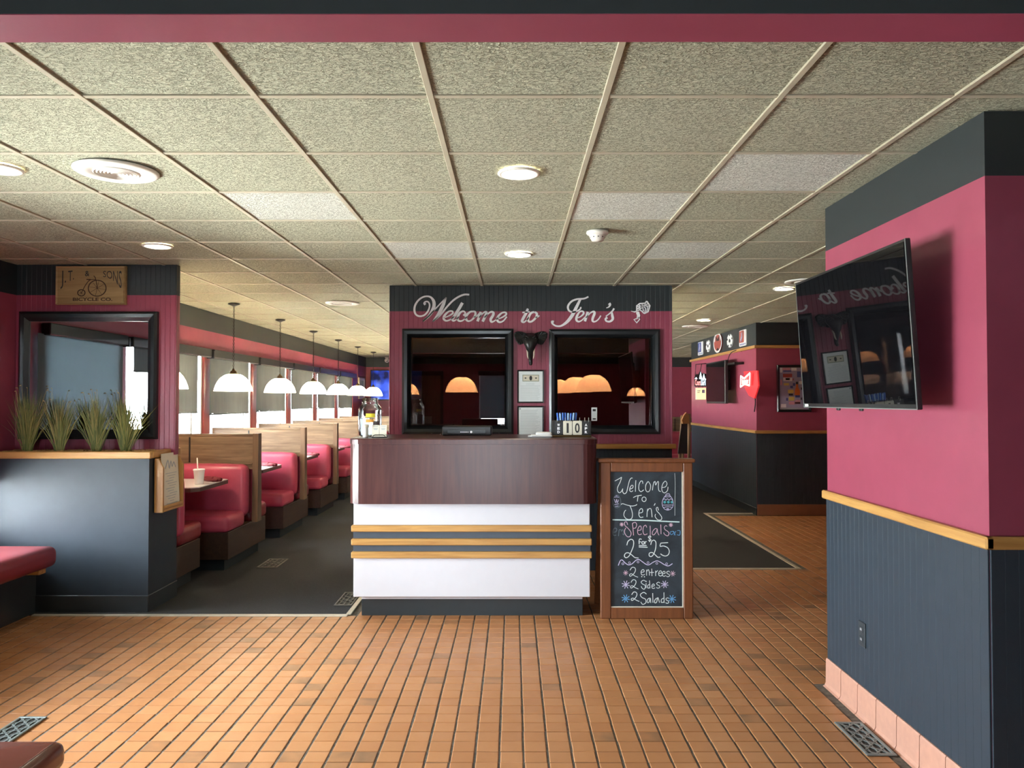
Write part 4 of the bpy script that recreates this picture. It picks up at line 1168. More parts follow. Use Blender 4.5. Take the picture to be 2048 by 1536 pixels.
chalk('chalk_white', [two(470, 915, 190), ss(680, 925, 170)[:6] + [(750, 1110), (710, 1090), (690, 1050)], [(790, 985), (790, 1085)], circ(792, 950, 5), [(860, 930), (868, 1090)], [(868, 1010), (825, 1030), (825, 1085), (866, 1080)], ee(905, 1000, 100), ss(1000, 965, 125)], *Bq, 15)
chalk('chalk_white', [two(485, 1165, 195), ss(660, 1175, 230)[:6] + [(770, 1400), (720, 1420), (680, 1370)], [(860, 1290), (820, 1320), (815, 1380), (850, 1375), (875, 1290), (885, 1390)], [(925, 1190), (930, 1385)], [(1010, 1290), (970, 1330), (965, 1385), (1005, 1375), (1030, 1280), (1065, 1385)], [(1155, 1175), (1160, 1390)], [(1155, 1290), (1105, 1320), (1105, 1380), (1155, 1370)], ss(1190, 1285, 115)], *Bq, 17)
chalk('chalk_pink', star(372, 775, 52) + star(1335, 790, 58), *Bq, 11)
chalk('chalk_lilac', star(375, 1015, 85, 4) + star(1170, 1010, 78, 4), *Bq, 17)
chalk('chalk_blue', star(372, 1300, 85, 4) + star(1320, 1310, 85, 4), *Bq, 17)
chalk('chalk_white', [[(1475, 70), (1485, 300), (1480, 700), (1478, 1000)]], *A, 8)

# ------------------------------------------------------------------ mirror, plaque, planter
fC = lambda u, v, d: (u, CY - d, v)
def Cc(px, py): 
    p = at_y(px, py, CY); return p.x, p.z
(u0, v1), (u1, v0) = Cc(43, 624), Cc(316, 878)
mir = thing('wall_mirror', 'large black framed mirror on the crimson column', 'mirror', ((u0 + u1) / 2, CY, v0))
m = MB(); frame_ring(m, u0, u1, v0, v1, 0.075, fC, 0.0, 0.045, 0.02); m.build('frame', 'black_frame', mir)
MB().prism([(u0 + .06, v0 + .06), (u1 - .06, v0 + .06), (u1 - .06, v1 - .06), (u0 + .06, v1 - .06)], fC, 0.006, 0.012).build('glass', 'mirror', mir)

(u0, v1), (u1, v0) = Cc(116, 533), Cc(254, 610)
pq = thing('wooden_plaque', 'wooden bicycle company plaque hung above the mirror', 'plaque', ((u0 + u1) / 2, CY, v0))
m = MB(); frame_ring(m, u0, u1, v0, v1, 0.018, fC, 0.0, 0.036, 0.028); m.build('rim', 'plaque', pq)
pb = MB().prism([(u0 + .016, v0 + .016), (u1 - .016, v0 + .016), (u1 - .016, v1 - .016), (u0 + .016, v1 - .016)], fC, 0.001, 0.029).build('panel', 'plaque', pq)
pbx = lambda a, b: (u0 + (u1 - u0) * a, v1 - (v1 - v0) * b)
def qfn(x, y): # plaque zoom coordinates -> fractions
    return pbx((x - 185) / (1800 - 185), (y - 160) / (1085 - 160))
def ptext(q, s, x0, x1, y0, y1, bold=0.0, warp=None):
    (a, t), (b, bt) = qfn(x0, y0), qfn(x1, y1)
    if warp:
        put_text(q, s, fC, a, b, bt, t, 0.0305, bold, warp=lambda fa, fb: qfn(*warp(fa, fb)))
    else: put_text(q, s, fC, a, b, bt, t, 0.0305, bold)
q = MB()
ptext(q, 'J.', 290, 430, 280, 0, 0.0, lambda a, b: (300 + 130 * a, 720 - 70 * a - (440 - 60 * a) * b))
ptext(q, 'T.', 470, 610, 280, 0, 0.0, lambda a, b: (475 + 135 * a, 545 - 60 * a - (265 - 50 * a) * b))
ptext(q, '&', 865, 970, 280, 410, 0.01)
ptext(q, 'SONS', 1280, 1740, 280, 0, 0.0, lambda a, b: (1285 + 430 * a, 430 + 300 * a * a - (150 + 300 * a * a) * b))
q.build('lettering', 'print_dark', pb)['kind'] = 'stuff'
q = MB(); ptext(q, 'BICYCLE CO.', 590, 1505, 920, 1000, 0.03); q.build('lettering', 'burnt', pb)
q = MB(); fq = lambda u, v, d: fC(*qfn(u, v), d)
for (cx, cy, rx, ry) in ((1150, 695, 205, 190), (785, 805, 85, 75)):
    q.ribbon([(cx + rx * math.cos(t), cy + ry * math.sin(t), 22) for t in [2 * PI * k / 36 for k in range(37)]], fq, 0.029, 0.0305)
    for k in range(8 if rx > 100 else 6): q.ribbon([(cx, cy, 9), (cx + rx * .95 * math.cos(k * PI / 4 + .2), cy + ry * .95 * math.sin(k * PI / 4 + .2), 5)], fq, 0.029, 0.030)
q.ribbon(crom([(1150, 695, 14), (1120, 500, 16), (1080, 400, 12)], 5), fq, 0.029, 0.0305)
q.ribbon(crom([(1110, 490, 16), (980, 500, 16), (880, 620, 16), (790, 800, 14)], 5), fq, 0.029, 0.0305)
q.ribbon([(900, 485, 22), (1000, 490, 26)], fq, 0.029, 0.0305); q.ribbon([(1060, 400, 12), (1110, 440, 12)], fq, 0.029, 0.0305)
q.build('bicycle_drawing', 'burnt', pb)

# planter bed of chips
q = MB()
q.box(LOBX + 0.005, HXR - 0.032, HY0 + 0.024, CY - 0.002, 1.127, 1.158)
for k in range(260):
    x, y = random.uniform(LOBX + .03, HXR - .05), random.uniform(HY0 + .035, CY - .02)
    a = random.uniform(0, 6.28); L = random.uniform(.008, .024); k0 = len(q.v)
    q.box(-L, L, -L * .5, L * .5, -.003, .004, b=.002)
    q.xform(Matrix.Translation((x, y, 1.161 + random.uniform(0, .006))) @ Matrix.Rotation(a, 4, 'Z') @ Matrix.Rotation(random.uniform(-.5, .5), 4, 'X'), k0)
tag(q.build('wood_chips', 'soil_chip', recalc=False), 'bed of tan wood chips filling the planter box', 'wood chips', kind='stuff')
PLANTS = [(55, 'tallest dark grass plant at the left end of the planter'), (119, 'second grass plant from the left in the planter'), (193, 'third grass plant from the left in the planter with crossing blades'), (250, 'sunlit grass plant at the right end of the planter')]
for n_, (px, lab) in enumerate(PLANTS):
    b = at_y(px, 903, 5.86); b.z = 1.158
    pl_ = thing('ornamental_grass', lab, 'plant', b, 'artificial grass plants in the planter')
    q = MB(); rr = random.Random(n_ + 3)
    hh = [0.48, 0.43, 0.46, 0.44][n_]
    for k in range(230):
        a = rr.uniform(0, 2 * PI); sp = abs(rr.gauss(0, 0.10)) + .01; h = hh * rr.uniform(0.55, 1.0)
        sy = 0.42
        p0 = Vector((b.x + rr.uniform(-.022, .022), b.y + rr.uniform(-.02, .02), b.z - 0.01))
        tip = p0 + Vector((sp * math.cos(a) * 1.0, sp * math.sin(a) * sy, h))
        mid = p0.lerp(tip, 0.55) + Vector((math.cos(a) * -.012, 0, 0.02))
        w_ = rr.uniform(.0014, .0028); s2 = Vector((w_, w_ * 0.3, 0))
        q.add([p0 - s2, p0 + s2, mid + s2, mid - s2, tip], [(0, 1, 2, 3), (3, 2, 4)])
    q.build('blades', 'grass_blade', pl_, recalc=False)
    for k in range(5):
        a = rr.uniform(0, 6.28); sp = rr.uniform(.05, .15); h = hh * rr.uniform(.85, 1.05)
        p0 = b + Vector((0, 0, 0)); tip = b + Vector((sp * math.cos(a), sp * math.sin(a) * .4, h))
        d_ = Vector((math.cos(a), 0, rr.uniform(-.6, .5))) * .022
        q = MB().tube([p0, p0.lerp(tip, .6) + Vector((0, 0, .02)), tip], .0011, 4)
        q.tube([tip, tip + d_ * .5, tip + d_], [.0015, .0048, .001], 6)
        q.build('seed_head', 'straw_pale', pl_)

# oak menu box on the half wall
mx0, mx1, my0, my1, mz0, mz1 = HXR + 0.0105, HXR + 0.075, 5.80, 6.17, 0.715, 1.115
mb_ = thing('menu_box', 'open oak menu box fixed to the side of the half wall', 'menu box', (mx0, (my0 + my1) / 2, mz0))
MB().box(mx0, mx0 + .012, my0, my1, mz0, mz1, b=.003).build('back', 'oak_z', mb_)
for ya in (my0, my1 - .02):
    MB().prism([(mx0 + .012, mz0), (mx1, mz0), (mx1, mz1 - .07), (mx0 + .03, mz1 - .005), (mx0 + .012, mz1 - .005)], lambda u, v, d: (u, d, v), ya, ya + .02).build('side', 'oak_z', mb_)
MB().box(mx0 + .012, mx1, my0 + .02, my1 - .02, mz0, mz0 + .02, b=.003).build('bottom', 'oak_y', mb_)
MB().box(mx1 - .014, mx1, my0 + .02, my1 - .02, mz0 + .02, mz0 + .045, b=.003).build('lip', 'oak_y', mb_)
mn = thing('menu_sheet', 'printed menu sheet standing in the oak box', 'menu', (mx0 + .03, 5.98, mz0 + .02))
fm = lambda u, v, d: (mx0 + .046 - (v - mz0) * 0.05 + d, u, v)
ms = MB().prism([(5.85, mz0 + .022), (6.13, mz0 + .022), (6.13, mz1 + .03), (5.85, mz1 + .03)], fm, 0, .006).build('sheet', 'paper_cream', mn)
q = MB()
q.ribbon(crom([(5.90, 1.03, .012), (5.95, 1.09, .014), (5.97, 1.03, .012), (6.0, 1.08, .014), (6.02, 1.04, .01), (6.05, 1.07, .012), (6.08, 1.03, .01)], 5), fm, .0062, .0068)
for k in range(13): bar(q, fm, 5.90 + .03 * (k % 3), 6.09 - .02 * (k % 4), .99 - k * .019, .994 - k * .019, .0062)
q.build('print', 'print_grey', ms)

# ------------------------------------------------------------------ lobby benches
lb = thing('lobby_bench', 'red vinyl bench along the left wall beside the planter', 'bench', (-3.55, 3.6, 0))
MB().box(LOBX + .01, -3.48, 1.9, 5.735, 0, .345).build('base', 'dark_paint', lb)
MB().box(LOBX + .01, -3.44, 1.9, 5.50, .335, .385, b=.004).build('seat_board', 'oak_y', lb)
MB().box(-3.44, -3.28, 5.44, 5.52, .335, .385, b=.004).build('bracket', 'oak', lb)
MB().rbox(LOBX + .01, -3.22, 1.9, 5.57, .375, .52, .05, 8, .006).build('cushion', 'vinyl_red', lb)
fx1, fy1 = -1.375, 2.44
fb = thing('foreground_bench', 'brown vinyl topped bench cut off at the lower left corner', 'bench', (-2.0, 2.05, 0))
MB().rbox(fx1 - 1.3, fx1, fy1 - .75, fy1, .415, .50, .03, 8, .004).build('cushion', 'vinyl_brown', fb)
MB().tube([(fx1 - .028, fy1 - .72, .499), (fx1 - .028, fy1 - .03, .499)], .003, 6).build('piping', 'vinyl_brown', fb)
MB().box(fx1 - 1.29, fx1 - .012, fy1 - .74, fy1 - .012, .36, .416, b=.004).build('seat_board', 'oak_y', fb)
MB().box(fx1 - 1.2, fx1 - .1, fy1 - .66, fy1 - .1, 0, .36).build('base', 'dark_paint', fb)

# ------------------------------------------------------------------ booths
def bench_parts(r, c, front=True, rear=True, xe=-2.56):
    xw = DINX + .03
    if front and rear:
        MB().box(xw, xe + .05, c - .028, c + .028, .88, 1.205, b=.004).build('back_panel', 'walnut', r)
        MB().box(xw, xe + .05, c - .036, c + .036, 1.20, 1.222, b=.004).build('top_trim', 'walnut', r)
        MB().box(xw, xe + .045, c - .036, c - .028, .925, .945, b=.003).build('panel_bead', 'walnut', r)
        MB().prism([(c - .045, 1.225), (c + .045, 1.225), (c + .06, .38), (c - .06, .38)], lambda u, v, d: (d, u, v), xe + .05, xe + .105).build('end_post', 'walnut_z', r)
        MB().box(-3.132, -3.118, c - .034, c - .028, .95, 1.19).build('bracket', 'metal_black', r)
    for s_, on in ((-1, front), (1, rear)):
        if not on: continue
        MB().rbox(xw, xe + .02, c + s_ * .03, c + s_ * .16, .44, .93, .05, 6, .012).build('backrest', 'vinyl_pink', r)
        MB().rbox(xw, xe, c + s_ * .10, c + s_ * .56, .355, .505, .04, 6, .008).build('seat', 'vinyl_pink' if s_ < 0 else 'vinyl_red', r)
    ya, yb = (c - .53 if front else c - .02), (c + .53 if rear else c + .02)
    MB().box(xw, xe - .005, ya, yb, .11, .357, b=.004).build('base', 'booth_base', r)
    MB().box(xw, xe - .06, ya + .06, yb - .06, 0, .11).build('kick', 'kick_black', r)
ordb = ['nearest', 'second', 'third', 'fourth', 'fifth', 'farthest']
r0 = thing('booth_bench', 'single booth bench backing onto the half wall below the menu box', 'booth bench', (-3.1, 6.24, 0))
bench_parts(r0, 6.26, False, True, -2.70)
MB().box(DINX + .03, -2.69, 6.235, 6.285, .36, 1.0, b=.01).build('back_panel', 'booth_base', r0)
proto = thing('booth_bench', 'nearest double booth bench with pink vinyl back and walnut top', 'booth bench', (-3.1, BENCH_Y[0], 0), 'double booth benches along the windows')
bench_parts(proto, BENCH_Y[0])
for k in range(1, 6):
    dup(proto, (-3.1, BENCH_Y[k], 0), '%s double booth bench from the planter along the windows' % ordb[k])
far_b = dup(proto, (3.2, 15.4, 0), 'pink vinyl booth bench far behind the chalkboard sign'); del far_b['group']
# tables
TZ = .81
def table(c):
    mid = c - .845
    r = thing('booth_table', 'x', 'table', (-3.1, mid, 0), 'booth tables along the windows')
    y0_, y1_ = c - .99, c - .24
    pg = [(DINX + .02, y0_), (-2.72, y0_), (-2.665, y0_ + .06), (-2.665, y1_ - .03), (-2.70, y1_), (DINX + .02, y1_)]
    slab(MB(), pg, TZ - .008, TZ).build('table_top', 'table_white', r)
    slab(MB(), [(x + .001 if x > -3 else x, y) for x, y in pg], TZ - .04, TZ - .0075).build('edge_band', 'table_edge', r)
    MB().lathe([(.11, 0), (.11, .012), (.05, .03), (.035, .05), (.035, TZ - .09), (.08, TZ - .045), (.08, TZ - .04)], -3.1, c - .67, 16).build('pedestal', 'metal_black', r)
    return r, mid
tabs = []
for k, c in enumerate(BENCH_Y):
    if k == 0: tproto, mid = table(c); t = tproto
    else: t = dup(tproto, (-3.1, c - .845, 0))
    t['label'] = ['nearest white booth table with a foam cup', 'second white booth table with a rolled red napkin', 'third white booth table from the planter', 'fourth white booth table from the planter', 'fifth white booth table from the planter', 'farthest white booth table by the windows'][k]
    tabs.append(c - .845)
# foam cup with straw
cp = at_z(398, 968, TZ)
cup2 = thing('foam_cup', 'white foam cup with lid and straw on the nearest booth table', 'cup', (cp.x, cp.y, TZ))
MB().lathe([(0, 0), (.034, 0), (.036, .004), (.047, .118), (.049, .122)], cp.x, cp.y, 20, z=TZ).build('body', 'foam_white', cup2)
MB().lathe([(.051, .12), (.051, .128), (.046, .132), (.044, .128), (0, .128)], cp.x, cp.y, 20, z=TZ).build('lid', 'foam_white', cup2)
MB().tube([(cp.x - .005, cp.y, TZ + .01), (cp.x - .018, cp.y, TZ + .23)], .0055, 8).build('straw', 'foam_white', cup2)
def napkin(px, py, ang, lab, L=.23, r_=.022):
    p = at_z(px, py, TZ)
    q = MB()
    q.tube([(-L / 2, 0, 0), (-L / 4, 0, .002), (L / 4, 0, 0), (L / 2, 0, 0)], [r_ * .9, r_, r_, r_ * .8], 10)
    q.tube([(-L * .3, -.02, -.006), (L * .42, -.024, -.004)], r_ * .55, 8)
    q.box(L * .05, L * .16, -r_ * 1.08, r_ * 1.08, -r_, r_ * 1.08, b=.008)
    q.xform(Matrix.Translation((p.x, p.y, TZ + r_ + .001)) @ Matrix.Rotation(ang, 4, 'Z'))
    tag(q.build('napkin_roll', 'napkin_red'), lab, 'napkin', 'rolled napkins on the booth tables')
napkin(424, 963, -.5, 'dark red napkin roll behind the foam cup')
napkin(533, 932, -.6, 'dark red napkin roll on the second booth table', .34, .02)
napkin(622, 911, -.6, 'dark red napkin roll on the third booth table', .3, .02)
napkin(688, 896, -.6, 'dark red napkin roll on the fourth booth table', .3, .02)

# ------------------------------------------------------------------ roller shades
def shade(label, X, a, b, zt, zb, mat='shade_fabric', gap=0.10, near=.03, grp='grey roller shades on the windows'):
    r = thing('roller_shade', label, 'window shade', (X, (a + b) / 2, zb), grp)
    MB().box(X + .006, X + .085, a - near, b + .02, zt - .10, zt, b=.008).build('cassette', 'black_frame', r)
    n = 14; ya, yb = a - near, b - gap
    vs = []
    for side in (0, 1):
        for z in (zb, zt - .09):
            for i in range(n + 1):
                t = i / n
                wob = .006 * math.sin(i * 2.1 + a) * (1 if z == zb else .3)
                vs.append((X + .03 + wob - side * .0015, ya + (yb - ya) * t, z + (.012 * math.sin(i * 1.3) if z == zb else 0)))
    m_ = n + 1; fs = []
    for side in (0, 1):
        for i in range(n): fs.append((side * 2 * m_ + i, side * 2 * m_ + i + 1, side * 2 * m_ + m_ + i + 1, side * 2 * m_ + m_ + i))
    MB().add(vs, fs, True).build('fabric', mat, r)
    MB().tube([(X + .03, ya, zb), (X + .03, yb, zb + .004)], .009, 6).build('hem_bar', mat, r)
    MB().box(X + .001, X + .09, a - .03 - near, a - near, zt - .11, zt - .02, b=.004).build('bracket', 'metal_black', r)
    return r
for k, (a, b) in enumerate(DIN_WINS):
    shade('grey roller shade on the %s booth window' % ordn[k], DINX, a, b, 2.145, 1.39 + (.02, -.01, .0, .02, .01, .0)[k], gap=.25, near=.10)
labs = ['sheer blue grey roller shade on the lobby window by the planter', 'half raised roller shade on the lobby window in the mirror', 'lowered roller shade on the lobby window left of the viewer', 'lowered roller shade on the last lobby window']
for k, (a, b) in enumerate(LOBBY_WINS):
    shade(labs[k], LOBX, a, b, 2.18, (.95, 1.84, .58, .58)[k], 'shade_sheer' if k == 0 else 'shade_fabric', -.10 if k == 0 else .09, .03, 'roller shades on the lobby windows')
rs = thing('roller_shade', 'white roller shade on the entrance window behind the viewer', 'window shade', (-.5, BACKY + .03, 1.3))
MB().box(-.77, -.13, BACKY + .005, BACKY + .085, 2.1, 2.2, b=.008).build('cassette', 'black_frame', rs)
MB().box(-.73, -.17, BACKY + .03, BACKY + .034, 1.15, 2.1).build('fabric', 'shade_sheer', rs)

# ------------------------------------------------------------------ pendant lamps
def pendant(x, y, zb, label, grp):
    r = thing('pendant_lamp', label, 'pendant lamp', (x, y, CEIL - .002), grp)
    MB().lathe([(0, 0), (.062, 0), (.062, -.010), (.03, -.022), (.012, -.03), (0, -.03)], x, y, 20, z=CEIL - .002).build('canopy', 'metal_dark', r)
    q = MB(); top = CEIL - .03; bot = zb + .235; n = 60
    for ph in (0, PI):
        q.tube([(x + .0065 * math.cos(ph + i * .9), y + .0065 * math.sin(ph + i * .9), top + (bot - top) * i / n) for i in range(n + 1)], .0028, 5)
    q.build('chain', 'metal_dark', r)
    MB().lathe([(0, .245), (.012, .24), (.016, .225), (.034, .215), (.036, .196), (.05, .186), (.07, .182), (.06, .178)], x, y, 20, z=zb).build('socket_cap', 'brass_old', r)
    pr_ = [(.198, .0), (.200, .006), (.193, .03), (.180, .07), (.158, .11), (.128, .145), (.098, .168), (.07, .182)]
    MB().lathe(pr_, x, y, 36, z=zb).build('shade', 'lamp_glass', r)
    MB().lathe([(0, .045), (.02, .05), (.03, .07), (.03, .09), (.02, .115), (.014, .13), (.014, .175)], x, y, 14, z=zb).build('bulb', 'bulb', r)
    return r
LY = [8.445 + 1.69 * k for k in range(-1, 6)]
p0 = pendant(-3.02, LY[0], 1.645, 'glowing pendant lamp mostly hidden behind the planter column', 'white pendant lamps over the window booths')
names = ['first', 'second', 'third', 'fourth', 'fifth', 'sixth']
for k in range(1, 7):
    dup(p0, (-3.02, LY[k], CEIL - .002), '%s fully visible white pendant lamp from the planter column' % names[k - 1])
for (px, Y, lab) in ((923, 9.6, 'pendant lamp seen through the left tinted window'), (1187, 8.75, 'nearest pendant lamp seen through the right tinted window'), (1152, 9.6, 'second pendant lamp seen through the right tinted window'),
                     (1114, 10.6, 'pendant lamp at the left edge of the right tinted window'), (1272, 17.4, 'small far pendant lamp at the right of the right tinted window'), (814, 13.0, 'far pendant lamp at the left edge of the left tinted window')):
    x = at_y(px, 790, Y).x
    o = dup(p0, (x, Y, CEIL - .002), lab); o['group'] = 'pendant lamps behind the partition'

# ------------------------------------------------------------------ ceiling fittings
def downlight(x, y, lab):
    r = thing('recessed_light', lab, 'ceiling light', (x, y, CEIL - .002), 'recessed ceiling lights')
    MB().lathe([(.098, 0), (.098, -.006), (.082, -.010), (.078, -.004), (.078, .004)], x, y, 28, z=CEIL - .002).build('trim_ring', 'white_plastic', r)
    MB().lathe([(0, -.005), (.079, -.005)], x, y, 28, z=CEIL - .002).build('lens', 'lamp_disc', r)
for (px, py, lab) in ((1038, 345, 'bright recessed ceiling light nearest above the host stand'), (1038, 508, 'recessed ceiling light just in front of the partition'), (315, 491, 'recessed ceiling light near the planter column'),
                      (-2, 336, 'recessed ceiling light cut by the left edge'), (1568, 577, 'recessed ceiling light left of the large television'), (1408, 640, 'small far recessed ceiling light above the signed wall')):
    p = at_z(px, py, CEIL); downlight(p.x, p.y, lab)
def diffuser(x, y, lab):
    r = thing('ceiling_diffuser', lab, 'air vent', (x, y, CEIL - .002), 'round ceiling air vents')
    MB().lathe([(0, -.002), (.10, -.004), (.104, -.010), (.17, -.012), (.18, -.006), (.18, 0)], x, y, 36, z=CEIL - .002).build('plate', 'white_plastic', r)
    for k in range(6):
        rr_ = .016 + k * .015
        MB().lathe([(rr_, -.004), (rr_ + .002, -.016), (rr_ + .008, -.012), (rr_ + .006, -.003)], x, y, 28, z=CEIL - .002).build('ring', 'white_plastic', r)
for (px, py, lab) in ((233, 341, 'large round white ceiling vent at the upper left'), (685, 605.5, 'round ceiling vent near the pendant lamps'), (1390, 652, 'small far round vent by the signed wall'), (1612, 562, 'round ceiling vent partly hidden by the large television')):
    p = at_z(px, py, CEIL); diffuser(p.x, p.y, lab)
p = at_z(1195, 462, CEIL)
sd = thing('smoke_detector', 'white smoke detector on the ceiling in front of the partition', 'smoke detector', (p.x, p.y, CEIL - .002))
MB().lathe([(0, 0), (.068, 0), (.070, -.012), (.062, -.022), (.05, -.028)], p.x, p.y, 28, z=CEIL - .002).build('base', 'white_plastic', sd)
MB().lathe([(.05, -.028), (.046, -.044), (.04, -.05), (.036, -.06), (0, -.062)], p.x, p.y, 28, z=CEIL - .002).build('sensor', 'white_plastic', sd)
for k in range(10):
    a = k * PI / 5
    MB().box(-.004, .004, .044, .0475, -.043, -.034).xform(Matrix.Translation((p.x, p.y, CEIL - .002)) @ Matrix.Rotation(a, 4, 'Z')).build('slot', 'print_dark', sd)
# security camera
x, y, z = at_y(774, 716, 18.8); z = CEIL
sc_ = thing('security_camera', 'small white dome camera at the end of the booth row', 'camera', (x, y, CEIL - .002))
MB().lathe([(0, 0), (.05, 0), (.05, -.03), (.03, -.04)], x, y, 18, z=CEIL - .002).build('mount', 'white_plastic', sc_)
MB().lathe([(.03, -.04), (.055, -.06), (.06, -.085), (.05, -.115), (.025, -.135), (0, -.14)], x, y, 18, z=CEIL - .002).build('ball', 'white_plastic', sc_)
MB().lathe([(0, -.004), (.022, -.002), (.026, .004)], 0, 0, 14).xform(Matrix.Translation((x + .01, y - .056, CEIL - .095)) @ Matrix.Rotation(PI / 2, 4, 'X')).build('lens', 'print_dark', sc_)

# ------------------------------------------------------------------ televisions
TX, TY0, TY1, TZ0, TZ1 = 1.575, 3.05, 4.24, 1.508, 2.182
tv = thing('large_television', 'large black wall television tilted out from the right pier', 'television', (TX, (TY0 + TY1) / 2, TZ0))
Mt = Matrix.Translation((TX, 0, TZ0)) @ Matrix.Rotation(-math.atan(.042 / .674), 4, 'Y') @ Matrix.Translation((-TX, 0, -TZ0))
MB().box(TX + .001, TX + .022, TY0, TY1, TZ0, TZ1, b=.003).xform(Mt).build('bezel', 'metal_black', tv)
MB().box(TX + .022, TX + .055, TY0 + .08, TY1 - .08, TZ0 + .002, TZ1 - .14, b=.012).xform(Mt).build('back_cover', 'metal_black', tv)
MB().box(TX - .002, TX + .001, TY0 + .012, TY1 - .012, TZ0 + .022, TZ1 - .012).xform(Mt).build('screen', 'screen_black', tv)
q = MB()
q.box(TX - .001, TX + .001, TY0, TY1, TZ0, TZ0 + .004); q.box(TX - .0005, TX + .001, TY0, TY0 + .004, TZ0, TZ1); q.box(TX - .0005, TX + .001, TY1 - .004, TY1, TZ0, TZ1)
q.xform(Mt).build('edge_strip', 'register_grey', tv)
for yy in (3.55, 3.8):
    MB().box(TX + .004, TX + .016, yy, yy + .03, TZ0 - .012, TZ0 + .002, b=.003).xform(Mt).build('sensor_foot', 'metal_black', tv)
MB().box(TX + .04, PXF, 3.4, 3.9, 1.72, 1.95, b=.01).build('wall_mount', 'metal_black', tv)
MB().box(TX - .0025, TX - .0018, TY1 - .07, TY1 - .025, TZ0 + .006, TZ0 + .018).xform(Mt).build('badge', 'white_vinyl', tv)

p1 = at_y(742, 742, 19.06)
tv2 = thing('far_television', 'blue lit television on the far dining wall', 'television', (-2.85, 19.06, 1.55))
MB().box(-3.47, -2.2, 19.03, 19.095, 1.55, 2.29, b=.006).build('bezel', 'metal_black', tv2)
MB().box(-3.45, -2.22, 19.026, 19.031, 1.575, 2.27).build('screen', 'screen_blue', tv2)
# barred picture on the left wall
fLx = lambda u, v, d: (DINX + d, u, v)
r, p = framed('pale_frame', 'small pale framed picture at the end of the booth windows', 'picture', fLx, 18.15, 18.8, 1.58, 2.08, .06, 'paper_cream', 'print_green', .03)

KXF = KX
b_tv = thing('bar_television', 'black television on an arm among the bar signs', 'television', (3.13, 12.0, 1.5))
MB().box(3.10, 3.15, 11.45, 12.55, 1.50, 2.14, b=.006).build('bezel', 'metal_black', b_tv)
MB().box(3.096, 3.101, 11.47, 12.53, 1.53, 2.12).build('screen', 'screen_black', b_tv)
MB().box(3.14, KX, 11.1, 11.9, 2.06, 2.09, b=.003).build('arm', 'metal_dark', b_tv)
MB().box(3.14, KX - .001, 11.8, 12.2, 1.7, 2.0, b=.01).build('mount_plate', 'metal_dark', b_tv)
MB().tube(crom([(3.16, 11.52, 2.12), (3.2, 11.5, 2.24), (3.26, 11.35, 2.28), (3.275, 11.2, 2.25)], 6), .006, 6).build('cable', 'metal_black', b_tv)

# ------------------------------------------------------------------ signs on the block
fK = lambda u, v, d: (KX - d, u, v)        # on the side wall: u runs away from the camera
def K(px, py):
    p = at_x(px, py, KX); return p.y, p.z
def sticker(px0, px1, py0, py1, name, lab, base, inner):
    (ya, _), (yb, _) = K(px0, 690), K(px1, 690)
    zc = K((px0 + px1) / 2, (py0 + py1) / 2)[1]; hh = (K((px0 + px1) / 2, py0)[1] - K((px0 + px1) / 2, py1)[1]) / 2
    r = thing(name, lab, 'wall sign', (KX, (ya + yb) / 2, zc - hh), 'sports signs on the dark band')
    return r, (ya + yb) / 2, abs(ya - yb) / 2, zc, hh
for k, (a, b, c, d) in enumerate(((1397, 1407, 684, 710), (1480, 1494, 660, 692))):
    r, yc, hw, zc, hh = sticker(a, b, c, d, 'league_sign', ['blue and white league sign farthest along the dark band', 'blue and red league sign nearest on the dark band'][k], 0, 0)
    MB().prism(rrect(yc - hw, yc + hw, zc - hh, zc + hh, .02, 3), fK, 0, .012).build('plate', 'paint_white', r)
    MB().prism(rrect(yc - hw * .4, yc + hw * .92, zc - hh * .55, zc + hh * .92, .02, 3), fK, .012, .015).build('field', 'paint_blue' if k == 0 else 'paint_brick', r)
    q = MB(); q.ribbon([(yc + hw * .5, zc - hh * .3, hw * .3), (yc + hw * .1, zc + hh * .2, hw * .35), (yc + hw * .2, zc + hh * .7, hw * .25)], fK, .015, .018); q.build('figure', 'paint_lilac', r)
    q = MB()
    for j in range(4): bar(q, fK, yc - hw * .8 + j * hw * .42, yc - hw * .55 + j * hw * .42, zc - hh * .9, zc - hh * .66, .0125)
    q.build('print', 'paint_blue', r)
for k, (a, b, c, d) in enumerate(((1413.7, 1421.7, 680, 704), (1455.7, 1467, 668, 695))):
    r, yc, hw, zc, hh = sticker(a, b, c, d, 'ball_sign', ['black and white ball sign farther along the dark band', 'black and white ball sign nearer on the dark band'][k], 0, 0)
    MB().prism([(yc + hw * math.cos(t), zc + hh * math.sin(t)) for t in [2 * PI * i / 24 for i in range(24)]], fK, 0, .015).build('disc', 'paint_white', r)
    q = MB(); q.prism([(yc + hw * .3 * math.cos(t), zc + hh * .3 * math.sin(t)) for t in [2 * PI * i / 5 + PI / 2 for i in range(5)]], fK, .015, .018)
    for i in range(5):
        t = 2 * PI * i / 5 + PI / 2
        q.prism([(yc + hw * (.85 * math.cos(t) + .17 * math.cos(s)), zc + hh * (.85 * math.sin(t) + .17 * math.sin(s))) for s in [2 * PI * j / 5 for j in range(5)]], fK, .015, .018)
    q.build('patches', 'print_dark', r)
r, yc, hw, zc, hh = sticker(1430, 1446, 667, 704, 'round_sports_sign', 'tall brick red round sports sign in the middle of the dark band', 0, 0)
MB().prism([(yc + hw * math.cos(t), zc + hh * math.sin(t)) for t in [2 * PI * i / 28 for i in range(28)]], fK, 0, .02).build('disc', 'paint_brick', r)
q = MB()
for s_ in (-1, 1): q.ribbon([(yc + s_ * hw * .75, zc + hh * .2, hw * .16), (yc + s_ * hw * .55, zc + hh * .8, hw * .12)], fK, .02, .024)
